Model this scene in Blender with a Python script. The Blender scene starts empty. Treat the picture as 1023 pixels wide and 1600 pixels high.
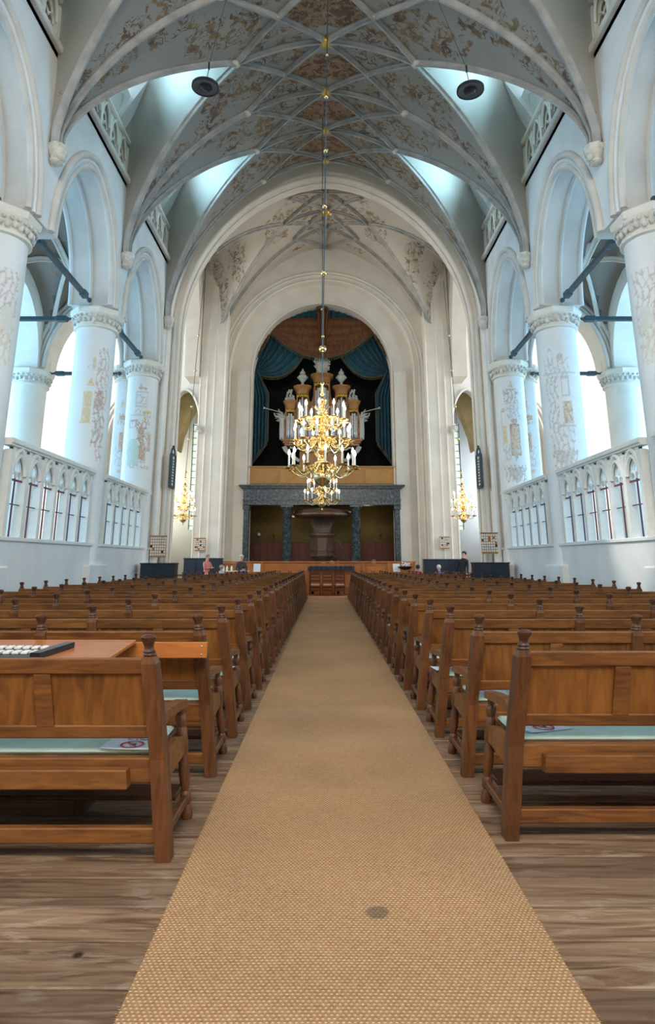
import bpy, math, random
from mathutils import Vector, Matrix
from math import sin, cos, pi, sqrt, atan2
random.seed(7)
SC = bpy.context.scene
COL = SC.collection
R = math.radians
# ------------------------------------------------------------------ camera
cd = bpy.data.cameras.new('camera'); cam = bpy.data.objects.new('camera', cd); COL.objects.link(cam)
cd.sensor_fit = 'VERTICAL'; cd.sensor_height = 32.0; cd.lens = 19.0
cd.shift_x = 2.5/1600; cd.shift_y = -151.2/1600
cd.clip_start = 0.05; cd.clip_end = 300
cam.location = (0, 0, 1.45); cam.rotation_euler = (R(90+13.448), 0, 0)
SC.camera = cam
# ------------------------------------------------------------------ exposure, world
SC.view_settings.view_transform = 'Standard'; SC.view_settings.look = 'None'
SC.view_settings.exposure = 0.0; SC.view_settings.gamma = 1.0; SC.view_settings.use_curve_mapping = False
SC.cycles.max_bounces = 8; SC.cycles.diffuse_bounces = 5; SC.cycles.glossy_bounces = 3
SC.cycles.transmission_bounces = 4; SC.cycles.sample_clamp_indirect = 6.0; SC.cycles.caustics_reflective = False
SC.cycles.caustics_refractive = False
w = bpy.data.worlds.new('sky'); SC.world = w; w.use_nodes = True
wn = w.node_tree.nodes; wb = wn['Background']
wb.inputs[0].default_value = (.55, .75, 1.0, 1); wb.inputs[1].default_value = 1.0
# ------------------------------------------------------------------ daylight through the windows, and an added fill light
def area(name, loc, rot, sx, sy, power, color):
    l = bpy.data.lights.new(name, 'AREA'); l.shape = 'RECTANGLE'; l.size = sx; l.size_y = sy
    l.energy = power; l.color = color
    o = bpy.data.objects.new(name, l); COL.objects.link(o); o.location = loc; o.rotation_euler = rot
    return o
BAYS = [1.9, 6.55, 11.2, 15.85, 20.5]            # column lines
BLUE = (.30, .65, 1.0); COOL = (.78, .90, 1.0); WARM = (1.0, .86, .68)
K_AISLE, K_CLER, K_WEST, K_TRAN = 500, 210, 2000, 1250
for s in (-1, 1):
    for i in range(4):
        ym = (BAYS[i]+BAYS[i+1])/2
        area('aisle_window_daylight', (s*13.7, ym, 5.6), (0, s*R(90), 0), 5.5, 2.8, K_AISLE, BLUE)
        area('clerestory_daylight', (s*5.15, ym, 15.0), (0, s*R(106), 0), 1.5, 1.0, K_CLER, (.42, .78, 1.0))
    area('transept_window_daylight', (s*17.6, 25.6, 8.0), (0, s*R(90), 0), 9.0, 4.5, K_TRAN, (.95, .95, .93))
area('west_fill', (0, -5.4, 10.0), (R(52), 0, 0), 9.0, 5.0, K_WEST, (1.0, .93, .84))  # added fill, tilted down from behind to brighten carpet and pews

sp = bpy.data.lights.new('low_sunlight', 'SPOT'); sp.energy = 8000; sp.spot_size = R(8); sp.spot_blend = .9; sp.shadow_soft_size = .04; sp.color = (1, .97, .9)
so = bpy.data.objects.new('low_sunlight', sp); COL.objects.link(so); so.location = (-5.0, 13.3, 14.7)
so.rotation_euler = (Vector((5.95, 12.0, 2.05))-Vector(so.location)).to_track_quat('-Z', 'Y').to_euler()
# ------------------------------------------------------------------ helpers
def V(*a): return Vector(a)
class MB:
    def __init__(s): s.v = []; s.f = []; s.mi = []
    def add(s, vs, fs, mi=0):
        b = len(s.v); s.v.extend([tuple(p) for p in vs]); s.f.extend([tuple(b+i for i in f) for f in fs]); s.mi.extend([mi]*len(fs)); return s
    def box(s, x0, x1, y0, y1, z0, z1, mi=0, bev=0):
        if x0 > x1: x0, x1 = x1, x0
        if y0 > y1: y0, y1 = y1, y0
        if z0 > z1: z0, z1 = z1, z0
        if bev:
            b = bev
            vs = []
            for z, q in ((z0, b), (z0+b, 0), (z1-b, 0), (z1, b)):
                vs += [(x0+q, y0+q, z), (x1-q, y0+q, z), (x1-q, y1-q, z), (x0+q, y1-q, z)]
            fs = [(3, 2, 1, 0), (12, 13, 14, 15)]
            for k in range(3):
                for j in range(4): fs.append((4*k+j, 4*k+(j+1) % 4, 4*k+4+(j+1) % 4, 4*k+4+j))
            return s.add(vs, fs, mi)
        return s.add([(x0,y0,z0),(x1,y0,z0),(x1,y1,z0),(x0,y1,z0),(x0,y0,z1),(x1,y0,z1),(x1,y1,z1),(x0,y1,z1)],
                     [(0,3,2,1),(4,5,6,7),(0,1,5,4),(1,2,6,5),(2,3,7,6),(3,0,4,7)], mi)
    def lathe(s, prof, n=16, c=(0,0,0), mi=0, a0=0, a1=2*pi, cap=True):
        full = abs(a1-a0-2*pi) < 1e-6; m = n if full else n+1
        vs = []
        for r, z in prof:
            for k in range(m):
                a = a0+(a1-a0)*k/n; vs.append((c[0]+r*cos(a), c[1]+r*sin(a), c[2]+z))
        fs = []
        for i in range(len(prof)-1):
            for k in range(n):
                k2 = (k+1) % m; fs.append((i*m+k, i*m+k2, (i+1)*m+k2, (i+1)*m+k))
        if cap and full:
            fs.append(tuple(range(m-1, -1, -1))); fs.append(tuple((len(prof)-1)*m+k for k in range(m)))
        return s.add(vs, fs, mi)
    def sweep(s, path, prof, ref=None, mi=0, closed=False, scale=None):
        """prof: closed 2D loop (side, out); ref(p)->direction of 'out'"""
        n = len(prof); P = [Vector(p) for p in path]; vs = []
        if ref is None and len(P) > 2:
            for ax in (0, 1):
                if max(p[ax] for p in P)-min(p[ax] for p in P) < 1e-5:
                    cv_ = Vector((1, 0, 0)) if ax == 0 else Vector((0, 1, 0)); ref = lambda p, c=cv_: c; break
        for i, p in enumerate(P):
            if closed: T = P[(i+1) % len(P)]-P[i-1]
            else: T = P[min(i+1, len(P)-1)]-P[max(i-1, 0)]
            T.normalize()
            o = Vector(ref(p)) if ref else Vector((0, 0, 1)) if abs(T.z) < .95 else Vector((0, 1, 0))
            o = o-T*o.dot(T)
            if o.length < 1e-5: o = T.orthogonal()
            o.normalize(); sd = T.cross(o); k = scale(i/(len(P)-1)) if scale else 1
            for a, b in prof: vs.append(p+sd*a*k+o*b*k)
        fs = []
        L = len(P) if closed else len(P)-1
        for i in range(L):
            for j in range(n):
                a = i*n+j; b = i*n+(j+1) % n; c = ((i+1) % len(P))*n
                fs.append((a, b, c+(j+1) % n, c+j))
        if not closed:
            fs.append(tuple(range(n-1, -1, -1))); fs.append(tuple((len(P)-1)*n+j for j in range(n)))
        return s.add(vs, fs, mi)
    def tube(s, path, r, n=8, mi=0, closed=False, scale=None, ref=None):
        return s.sweep(path, [(r*cos(2*pi*k/n), r*sin(2*pi*k/n)) for k in range(n)], ref, mi, closed, scale)
    def ball(s, c, r, n=12, m=8, mi=0, sz=1):
        return s.lathe([(r*sin(pi*i/m)+1e-4, -r*sz*cos(pi*i/m)) for i in range(m+1)], n, c, mi)
    def grid(s, g, mi=0):
        h = len(g); w_ = len(g[0]); vs = [p for row in g for p in row]
        return s.add(vs, [(i*w_+j, i*w_+j+1, (i+1)*w_+j+1, (i+1)*w_+j) for i in range(h-1) for j in range(w_-1)], mi)
    def prism(s, poly, a, b, axis='y', mi=0):
        """poly 2D; axis y: poly=(x,z); axis x: poly=(y,z); axis z: poly=(x,y)"""
        def q(p, t):
            return (p[0], t, p[1]) if axis == 'y' else (t, p[0], p[1]) if axis == 'x' else (p[0], p[1], t)
        n = len(poly)
        return s.add([q(p, a) for p in poly]+[q(p, b) for p in poly],
                     [tuple(range(n)), tuple(range(2*n-1, n-1, -1))]+[(i, i+n, (i+1) % n+n, (i+1) % n) for i in range(n)], mi)
    def xf(s, fn, start=0):
        s.v[start:] = [tuple(fn(*p)) for p in s.v[start:]]; return s
    def mesh(s, name, mats):
        me = bpy.data.meshes.new(name); me.from_pydata(s.v, [], s.f); me.validate()
        for m in (mats if isinstance(mats, (list, tuple)) else [mats]): me.materials.append(m)
        if len(me.polygons) == len(s.mi): me.polygons.foreach_set('material_index', s.mi)
        import bmesh
        bm = bmesh.new(); bm.from_mesh(me); bmesh.ops.recalc_face_normals(bm, faces=bm.faces); bm.to_mesh(me); bm.free()
        return me
    def build(s, name, mats, parent=None, smooth=None, loc=None, **kw):
        me = s.mesh(name, mats)
        return place(me, name, parent, smooth, loc, **kw)
def place(me, name, parent=None, smooth=None, loc=None, **kw):
    if smooth is not None:
        me.polygons.foreach_set('use_smooth', [True]*len(me.polygons))
        me.set_sharp_from_angle(angle=R(smooth))
    o = bpy.data.objects.new(name, me); COL.objects.link(o)
    if parent is not None: o.parent = parent
    if loc: o.location = loc
    for k, v in kw.items(): o[k] = v
    return o
def thing(name, label, cat, loc=(0,0,0), rz=0, group=None):
    o = bpy.data.objects.new(name, None); COL.objects.link(o); o.empty_display_size = .1
    o.location = loc; o.rotation_euler = (0, 0, rz); o['label'] = label; o['category'] = cat
    if group: o['group'] = group
    return o
def tag(o, label, cat, group=None):
    o['label'] = label; o['category'] = cat
    if group: o['group'] = group
    return o
def kids(o): return [c for c in o.children]
def copy_tree(o, parent=None):
    c = o.copy(); COL.objects.link(c); c.parent = parent
    for ch in kids(o): copy_tree(ch, c)
    return c
ORD = ['first','second','third','fourth','fifth','sixth','seventh','eighth','ninth','tenth','eleventh','twelfth','thirteenth','fourteenth',
       'fifteenth','sixteenth','seventeenth','eighteenth','nineteenth','twentieth','twenty-first','twenty-second','twenty-third','twenty-fourth','twenty-fifth']
# ------------------------------------------------------------------ materials
class NT:
    def __init__(s, name):
        s.m = bpy.data.materials.new(name); s.m.use_nodes = True; s.t = s.m.node_tree
        s.b = s.t.nodes['Principled BSDF']
    def n(s, typ, **kw):
        x = s.t.nodes.new(typ)
        for k, v in kw.items():
            if k.startswith('i_'):
                k = k[2:]; k = int(k) if k.isdigit() else k.replace('_', ' ')
                x.inputs[k].default_value = v
            else: setattr(x, k, v)
        return x
    def l(s, a, b): s.t.links.new(a, b)
    def coord(s, kind='Object', scale=(1,1,1), rot=(0,0,0)):
        c = s.n('ShaderNodeTexCoord'); m = s.n('ShaderNodeMapping'); s.l(c.outputs[kind], m.inputs[0])
        m.inputs['Scale'].default_value = scale; m.inputs['Rotation'].default_value = rot
        return m.outputs[0]
    def noise(s, vec, scale, detail=3, dist=0, rough=.5):
        x = s.n('ShaderNodeTexNoise'); x.inputs['Scale'].default_value = scale; x.inputs['Detail'].default_value = detail
        x.inputs['Distortion'].default_value = dist; x.inputs['Roughness'].default_value = rough
        s.l(vec, x.inputs['Vector']); return x
    def ramp(s, fac, stops, interp='LINEAR'):
        r = s.n('ShaderNodeValToRGB'); r.color_ramp.interpolation = interp; e = r.color_ramp.elements
        while len(e) < len(stops): e.new(.5)
        for i, (p, c) in enumerate(stops):
            e[i].position = p; e[i].color = c if len(c) == 4 else (*c, 1)
        s.l(fac, r.inputs[0]); return r.outputs[0]
    def math(s, op, a, b=None, c=None, clamp=False):
        x = s.n('ShaderNodeMath', operation=op); x.use_clamp = clamp
        for i, q in enumerate((a, b, c)):
            if q is None: continue
            if isinstance(q, (int, float)): x.inputs[i].default_value = q
            else: s.l(q, x.inputs[i])
        return x.outputs[0]
    def mix(s, fac, a, b, mode='MIX'):
        x = s.n('ShaderNodeMix', data_type='RGBA', blend_type=mode)
        for sock, q in ((x.inputs[0], fac), (x.inputs[6], a), (x.inputs[7], b)):
            if isinstance(q, (int, float)): sock.default_value = q
            elif isinstance(q, tuple): sock.default_value = q if len(q) == 4 else (*q, 1)
            else: s.l(q, sock)
        return x.outputs[2]
    def bump(s, h, strength=.3, dist=.01):
        b = s.n('ShaderNodeBump'); b.inputs['Strength'].default_value = strength; b.inputs['Distance'].default_value = dist
        s.l(h, b.inputs['Height']); s.l(b.outputs[0], s.b.inputs['Normal'])
    def set(s, color=None, rough=None, metal=None, spec=None):
        if color is not None:
            if isinstance(color, tuple): s.b.inputs['Base Color'].default_value = (*color[:3], 1)
            else: s.l(color, s.b.inputs['Base Color'])
        if rough is not None: s.b.inputs['Roughness'].default_value = rough
        if metal is not None: s.b.inputs['Metallic'].default_value = metal
        if spec is not None: s.b.inputs['Specular IOR Level'].default_value = spec
        return s.m
def plaster(name, c, var=.06, rough=.85, sc=1.2):
    t = NT(name); v = t.coord()
    n = t.noise(v, sc, 5); n2 = t.noise(v, 14, 3)
    d = tuple(max(0, x*(1-var*1.8)) for x in c); e = tuple(min(1, x*(1+var*.4)) for x in c)
    col = t.ramp(n.outputs[0], [(.3, d), (.65, e)])
    t.bump(n2.outputs[0], .25, .01); return t.set(col, rough)
def plain(name, c, rough=.5, metal=0, var=.12, sc=8):
    t = NT(name); v = t.coord(); n = t.noise(v, sc, 3)
    d = tuple(x*(1-var) for x in c); e = tuple(min(1, x*(1+var)) for x in c)
    return t.set(t.ramp(n.outputs[0], [(.3, d), (.7, e)]), rough, metal)
def wood(name, dark, light, axis=0, rough=.42, sc=1.0, rays=True):
    t = NT(name)
    st = [3.0*sc, 26*sc, 26*sc] if axis == 0 else [26*sc, 26*sc, 3.0*sc] if axis == 2 else [26*sc, 3*sc, 26*sc]
    inf = t.n('ShaderNodeObjectInfo'); c = t.n('ShaderNodeTexCoord'); va = t.n('ShaderNodeVectorMath', operation='ADD')
    t.l(c.outputs['Object'], va.inputs[0])
    mul = t.math('MULTIPLY', inf.outputs['Random'], 17.0); t.l(mul, va.inputs[1])
    m = t.n('ShaderNodeMapping'); m.inputs['Scale'].default_value = st; t.l(va.outputs[0], m.inputs[0])
    n = t.noise(m.outputs[0], 1.0, 4, 1.2); n2 = t.noise(va.outputs[0], 2.2*sc, 3)
    f = t.math('ADD', t.math('MULTIPLY', n.outputs[0], .6), t.math('MULTIPLY', n2.outputs[0], .4))
    mid = tuple((a+b)/2 for a, b in zip(dark, light))
    col = t.ramp(f, [(.34, dark), (.5, mid), (.66, light)])
    vr = t.math('MULTIPLY_ADD', inf.outputs['Random'], .35, .82)
    col = t.mix(1.0, col, t.ramp(vr, [(0, (0,0,0)), (1, (1,1,1))]), 'MULTIPLY')
    t.bump(n.outputs[0], .12, .004)
    return t.set(col, rough, 0, .4)
M = {}
M['plaster'] = plaster('white_plaster', (.80, .80, .78), .05)
M['plaster2'] = plaster('warm_lit_plaster', (.82, .765, .67), .05)  # warm light of the crossing put into the plaster colour
M['transept'] = plaster('transept_plaster', (.80, .80, .79), .03)
M['mould'] = plaster('moulding_plaster', (.70, .66, .60), .08, sc=2)
M['soffit'] = plaster('shaded_soffit_plaster', (.66, .64, .60), .10, sc=.8)  # greyer plaster copy, shading of the arch undersides put into its colour
M['rib'] = plaster('grey_rib_stone', (.43, .425, .405), .16, sc=2.5)
M['carved'] = plaster('carved_stone', (.72, .69, .62), .15, sc=9)
M['ochre'] = plaster('ochre_plaster', (.62, .48, .24), .15)
M['iron'] = plain('blue_green_iron', (.035, .075, .095), .45)
M['rod'] = plain('dark_red_rod', (.16, .04, .06), .5)
M['leadrod'] = plain('dark_blue_rod', (.05, .08, .12), .5)
M['oak'] = wood('oak_rail', (.10, .036, .010), (.29, .118, .032), 0)
M['oakz'] = wood('oak_post', (.068, .024, .010), (.20, .078, .026), 2)
M['oakp'] = wood('oak_panel', (.115, .040, .009), (.32, .128, .028), 2, .38, .6)
M['oakd'] = wood('oak_dark', (.045, .018, .010), (.13, .05, .02), 2)
M['orange'] = wood('orange_wood', (.42, .13, .03), (.60, .22, .06), 0, .35)
M['gallery'] = wood('gallery_wood', (.46, .20, .04), (.60, .29, .07), 0, .4)
M['case'] = wood('organ_case_wood', (.38, .16, .04), (.55, .26, .08), 2, .35)
M['mint'] = plain('mint_cushion', (.58, .74, .64), .8, 0, .10, 6)
M['brass'] = plain('polished_brass', (.88, .66, .32), .22, 1.0, .05)
M['brassd'] = plain('dark_brass', (.30, .20, .08), .3, 1.0)
M['candle'] = plain('candle_wax', (.9, .87, .8), .5)
M['white'] = plain('white_paint', (.80, .79, .74), .5, 0, .04)
M['cream'] = plain('cream_carving', (.62, .60, .52), .6, 0, .15, 25)
M['speaker'] = plain('speaker_grey', (.10, .10, .105), .5, .2)
M['pipe'] = plain('tin_pipe', (.62, .62, .64), .3, .8)
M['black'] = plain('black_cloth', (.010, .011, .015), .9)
M['blackgloss'] = plain('black_plastic', (.015, .016, .02), .3)
M['navy'] = plain('navy_cabinet', (.010, .022, .040), .35)
M['olive'] = plain('olive_wall', (.15, .11, .03), .8)
M['redwood'] = wood('red_wainscot', (.14, .026, .012), (.25, .052, .024), 2)
M['gold'] = plain('gold_leaf', (.75, .48, .08), .35, .6)
M['paper'] = plain('white_paper', (.80, .83, .90), .6, 0, .02)
M['red'] = plain('red_print', (.65, .03, .05), .6)
M['glasswhite'] = plain('pale_glass', (.6, .7, .75), .1)
def emis(name, c, s):
    t = NT(name); t.set(c, .5); t.b.inputs['Emission Color'].default_value = (*c, 1); t.b.inputs['Emission Strength'].default_value = s
    return t.m
M['flame'] = emis('lit_bulb', (1.0, .84, .55), 14)
M['windowlit'] = emis('daylit_glass', (.72, .90, 1.0), 1.6)
M['windowgreen'] = emis('daylit_pale_glass', (.72, .84, .74), .8)
# marble
t = NT('green_marble'); v = t.coord()
vo = t.n('ShaderNodeTexVoronoi', feature='DISTANCE_TO_EDGE'); vo.inputs['Scale'].default_value = 5
nz = t.noise(v, 4, 4); vm = t.n('ShaderNodeVectorMath', operation='MULTIPLY_ADD'); t.l(nz.outputs['Color'], vm.inputs[0]); vm.inputs[1].default_value = (.5,.5,.5); t.l(v, vm.inputs[2])
t.l(vm.outputs[0], vo.inputs['Vector'])
col = t.ramp(vo.outputs[0], [(0, (.20, .24, .25)), (.02, (.10, .13, .145)), (.10, (.025, .038, .046))])
M['marble'] = t.set(col, .3)
# sisal carpet
t = NT('woven_sisal'); v = t.coord()
sx = t.n('ShaderNodeSeparateXYZ'); t.l(v, sx.inputs[0])
fy = t.math('MULTIPLY', sx.outputs[1], 2*pi/.0165)
row = t.math('FLOOR', t.math('MULTIPLY', sx.outputs[1], 1/.0165))
off = t.math('MULTIPLY', t.math('MODULO', row, 2.0), pi)
fx = t.math('ADD', t.math('MULTIPLY', sx.outputs[0], 2*pi/.019), off)
a = t.math('MULTIPLY_ADD', t.math('COSINE', fx), .5, .5); b = t.math('MULTIPLY_ADD', t.math('COSINE', t.math('ADD', fy, pi)), .5, .5)
h = t.math('MULTIPLY', a, b)
big = t.noise(v, .9, 4, .3); sm = t.noise(v, 60, 2)
c1 = t.ramp(h, [(.10, (.40, .22, .10)), (.45, (.58, .36, .19)), (.8, (.84, .65, .44))])
c2 = t.mix(t.ramp(big.outputs[0], [(.3, (0,0,0)), (.7, (1,1,1))]), (.78, .77, .76), (1.12, 1.06, 1.0))
col = t.mix(1.0, c1, c2, 'MULTIPLY')
col = t.mix(.25, col, t.ramp(sm.outputs[0], [(.3, (.25, .14, .07)), (.7, (.6, .42, .26))]))
# the round stain
vd = t.n('ShaderNodeVectorMath', operation='DISTANCE'); t.l(v, vd.inputs[0]); vd.inputs[1].default_value = (.215, 2.98, .012)
dd = t.math('ADD', vd.outputs['Value'], t.math('MULTIPLY', t.noise(v, 30, 2).outputs[0], .02))
st = t.ramp(dd, [(.052, (1,1,1)), (.066, (0,0,0))])
col = t.mix(t.math('MULTIPLY', st, .62), col, (.10, .085, .06))
t.bump(h, .8, .006); M['carpet'] = t.set(col, .9, 0, .2)
# floor boards
def floormat(name, planky):
    t = NT(name); inf = t.n('ShaderNodeObjectInfo'); c = t.n('ShaderNodeTexCoord'); va = t.n('ShaderNodeVectorMath', operation='ADD')
    t.l(c.outputs['Object'], va.inputs[0])
    if not planky: t.l(t.math('MULTIPLY', inf.outputs['Random'], 31.0), va.inputs[1])
    m = t.n('ShaderNodeMapping'); m.inputs['Scale'].default_value = (1.3, 16, 16); t.l(va.outputs[0], m.inputs[0])
    g = t.noise(m.outputs[0], 1.2, 5, 1.2); w_ = t.noise(va.outputs[0], 1.3, 5, .4)
    m2 = t.n('ShaderNodeMapping'); m2.inputs['Scale'].default_value = (1.5, 7, 7); t.l(va.outputs[0], m2.inputs[0])
    p = t.noise(m2.outputs[0], 2.6, 6, .6, .65)
    col = t.ramp(g.outputs[0], [(.30, (.12, .066, .038)), (.48, (.25, .155, .095)), (.70, (.38, .25, .16))])
    worn = t.ramp(t.math('MULTIPLY', p.outputs[0], t.math('MULTIPLY_ADD', w_.outputs[0], 1.0, .5)), [(.53, (0,0,0)), (.63, (1,1,1))])
    col = t.mix(t.math('MULTIPLY', worn, .55), col, (.46, .36, .26))
    vr = t.math('MULTIPLY_ADD', inf.outputs['Random'], .6, .55)
    if planky:
        sx = t.n('ShaderNodeSeparateXYZ'); t.l(c.outputs['Object'], sx.inputs[0])
        fr = t.math('FRACT', t.math('MULTIPLY', sx.outputs[1], 1/.235))
        e = t.ramp(fr, [(.0, (.25,.25,.25)), (.03, (1,1,1)), (.97, (1,1,1)), (1, (.25,.25,.25))]); col = t.mix(1.0, col, e, 'MULTIPLY')
    else: col = t.mix(1.0, col, t.ramp(vr, [(0, (0,0,0)), (1, (1,1,1))]), 'MULTIPLY')
    kn = t.n('ShaderNodeTexVoronoi'); kn.inputs['Scale'].default_value = 2.3; t.l(va.outputs[0], kn.inputs['Vector'])
    kk = t.ramp(kn.outputs['Distance'], [(.03, (1,1,1)), (.06, (0,0,0))]); col = t.mix(kk, col, (.04, .02, .012))
    t.bump(g.outputs[0], .25, .004); return t.set(col, .55, 0, .35)
M['floor'] = floormat('worn_floorboards', True); M['plank'] = floormat('worn_plank', False)
# painted vault: attribute 'paint' R = scrollwork, G = figure panels
def paintmat(name, base, amt=1.0):
    t = NT(name); v = t.coord()
    at = t.n('ShaderNodeAttribute', attribute_name='paint'); sp = t.n('ShaderNodeSeparateColor'); t.l(at.outputs['Color'], sp.inputs[0])
    nb = t.noise(v, .7, 4); bc = t.ramp(nb.outputs[0], [(.3, tuple(x*.86 for x in base)), (.7, base)])
    ds = t.noise(v, 1.6, 2); vm = t.n('ShaderNodeVectorMath', operation='MULTIPLY_ADD'); t.l(ds.outputs['Color'], vm.inputs[0]); vm.inputs[1].default_value = (1.0,1.0,1.0); t.l(v, vm.inputs[2])
    vo = t.n('ShaderNodeTexVoronoi'); vo.inputs['Scale'].default_value = 2.3; t.l(vm.outputs[0], vo.inputs['Vector'])
    rings = t.math('ABSOLUTE', t.math('SINE', t.math('MULTIPLY', vo.outputs['Distance'], 17.0)))
    line = t.ramp(rings, [(.0, (1,1,1)), (.30, (1,1,1)), (.48, (0,0,0))])
    bl = t.noise(v, 3.6, 5, .9, .62); leaf = t.ramp(bl.outputs[0], [(.52, (0,0,0)), (.55, (1,1,1))])
    scr = t.math('MAXIMUM', t.math('MULTIPLY', line, t.ramp(t.noise(v, 2.4, 2).outputs[0], [(.44, (0,0,0)), (.5, (1,1,1))])), leaf)
    cut = t.noise(v, 2.6, 4, .4, .6)
    mk = t.ramp(t.math('ADD', sp.outputs[0], t.math('MULTIPLY_ADD', cut.outputs[0], 1.5, -.78)), [(.44, (0,0,0)), (.50, (1,1,1))])
    f1 = t.math('MULTIPLY', t.math('MULTIPLY', scr, mk), .85*amt)
    hue = t.noise(v, 2.2, 4, .6, .6); pc = t.ramp(hue.outputs[0], [(.34, (.075, .035, .02)), (.46, (.17, .085, .04)), (.56, (.29, .17, .06)), (.64, (.12, .10, .065)), (.75, (.30, .10, .06))])
    col = t.mix(f1, bc, pc)
    mk2 = t.ramp(t.math('ADD', sp.outputs[1], t.math('MULTIPLY_ADD', cut.outputs[0], .7, -.35)), [(.42, (0,0,0)), (.5, (1,1,1))])
    fn = t.noise(v, 4.0, 5, 1.4, .65)
    fc = t.ramp(fn.outputs[0], [(.30, (.03, .015, .01)), (.40, (.20, .05, .03)), (.46, (.06, .03, .02)), (.51, (.40, .27, .13)), (.56, (.24, .08, .04)), (.63, (.46, .36, .22)), (.70, (.09, .07, .04)), (.8, (.28, .12, .06))])
    col = t.mix(t.math('MULTIPLY', mk2, .85*amt), col, fc)
    return t.set(col, .85)
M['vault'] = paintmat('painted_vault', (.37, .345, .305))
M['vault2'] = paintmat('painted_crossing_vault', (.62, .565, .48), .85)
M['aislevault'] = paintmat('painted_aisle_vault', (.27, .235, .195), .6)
# painted column: per-vertex colour with alpha as the mask
t = NT('painted_column'); v = t.coord()
nb = t.noise(v, 1.2, 5); bc = t.ramp(nb.outputs[0], [(.3, (.74, .74, .72)), (.65, (.81, .81, .79))])
at = t.n('ShaderNodeVertexColor', layer_name='mural'); wn_ = t.noise(v, 16, 4, 0, .7)
k = t.math('MULTIPLY', at.outputs['Alpha'], t.ramp(wn_.outputs[0], [(.34, (.25,.25,.25)), (.52, (1,1,1))]))
t.bump(t.noise(v, 14, 3).outputs[0], .25, .01)
M['mural'] = t.set(t.mix(k, bc, at.outputs['Color']), .85)
# velvet curtains
def cloth(name, d, l):
    t = NT(name); n = t.noise(t.coord(scale=(3,3,.6)), 3, 4); pass
    return t.set(t.ramp(n.outputs[0], [(.3, d), (.7, l)]), .75)
M['teal'] = cloth('teal_velvet', (.006, .040, .060), (.014, .085, .115))
M['brown'] = cloth('brown_velvet', (.085, .028, .008), (.19, .068, .018))
M['fringe'] = plain('fringe', (.10, .09, .05), .8)
# ------------------------------------------------------------------ structure helpers
def arch_z(q, zs, zc, p=1.75):
    q = min(1, abs(q)); return zs+(zc-zs)*sqrt(max(0, 1-q**p))
def arch_line(a, b, zs, zc, n=24, p=1.75):
    out = []
    for k in range(n+1):
        q = -cos(pi*k/n); out.append((a+(b-a)*(q+1)/2, arch_z(q, zs, zc, p)))
    return out
def arch_wall(mb, axis, c0, c1, segs, ztop, mi=0, p=1.75, n=24, mi2=None):
    def q(s, c, z): return (c, s, z) if axis == 'y' else (s, c, z)
    for sg in segs:
        if sg[0] == 's':
            _, a, b, z0 = sg[:4]; zt = sg[4] if len(sg) > 4 else ztop
            if axis == 'y': mb.box(c0, c1, a, b, z0, zt, mi)
            else: mb.box(a, b, c0, c1, z0, zt, mi)
        else:
            _, a, b, zs, zc = sg; L = arch_line(a, b, zs, zc, n, p); m = len(L); vs = []
            for s_, z in L: vs += [q(s_, c0, z), q(s_, c1, z), q(s_, c0, ztop), q(s_, c1, ztop)]
            fs = []
            for i in range(m-1):
                k = 4*i; fs += [(k, k+4, k+6, k+2), (k+1, k+3, k+7, k+5), (k+2, k+6, k+7, k+3), (k, k+1, k+5, k+4)]
            mb.add(vs, fs, mi)
            if mi2 is not None:
                for i in range(m-1): mb.mi[-1-4*i] = mi2
    return mb
def arch_path(axis, c, a, b, zs, zc, z0=None, n=28, off=0, p=1.75):
    L = arch_line(a-off, b+off, zs, zc+off, n, p)
    if z0 is not None: L = [(L[0][0], z0)]+L+[(L[-1][0], z0)]
    return [(c, s_, z) if axis == 'y' else (s_, c, z) for s_, z in L]
def octo(w_, d): return [(-w_, -d*.3), (-w_*.5, -d*.9), (0, -d), (w_*.5, -d*.9), (w_, -d*.3), (w_, d*.6), (-w_, d*.6)]
# roll moulding profile
ROLL = [(cos(2*pi*k/8), sin(2*pi*k/8)) for k in range(8)]
def roll(path, r, name, parent, mat, **kw):
    m = MB(); m.sweep(path, [(a*r, b*r) for a, b in ROLL], ref=kw.get('ref')); return m.build(name, mat, parent, 60)
W = 5.8
# ------------------------------------------------------------------ floor
fl = MB().box(-18.5, 18.5, -6.5, 37, -.30, -.012).build('floor', M['floor']); fl['kind'] = 'structure'
y = 1.55; r_ = random.Random(3); pk = []
while y < 9.2:
    wd = r_.choice((.22, .25, .27, .24))
    for s in (-1, 1):
        x = .58+r_.uniform(-.02, .02)-(.0 if s > 0 else .12); lim = 3.6 if y < 6 else 4.6
        while x < lim:
            L = r_.uniform(1.3, 3.0)
            a, b = s*x, s*(x+L-.006)
            m = MB().box(min(a, b), max(a, b), y, y+wd-.010, -.028, r_.uniform(-.004, .0015), bev=.004)
            m.build('plank', M['plank'], fl); x += L
    y += wd
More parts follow.
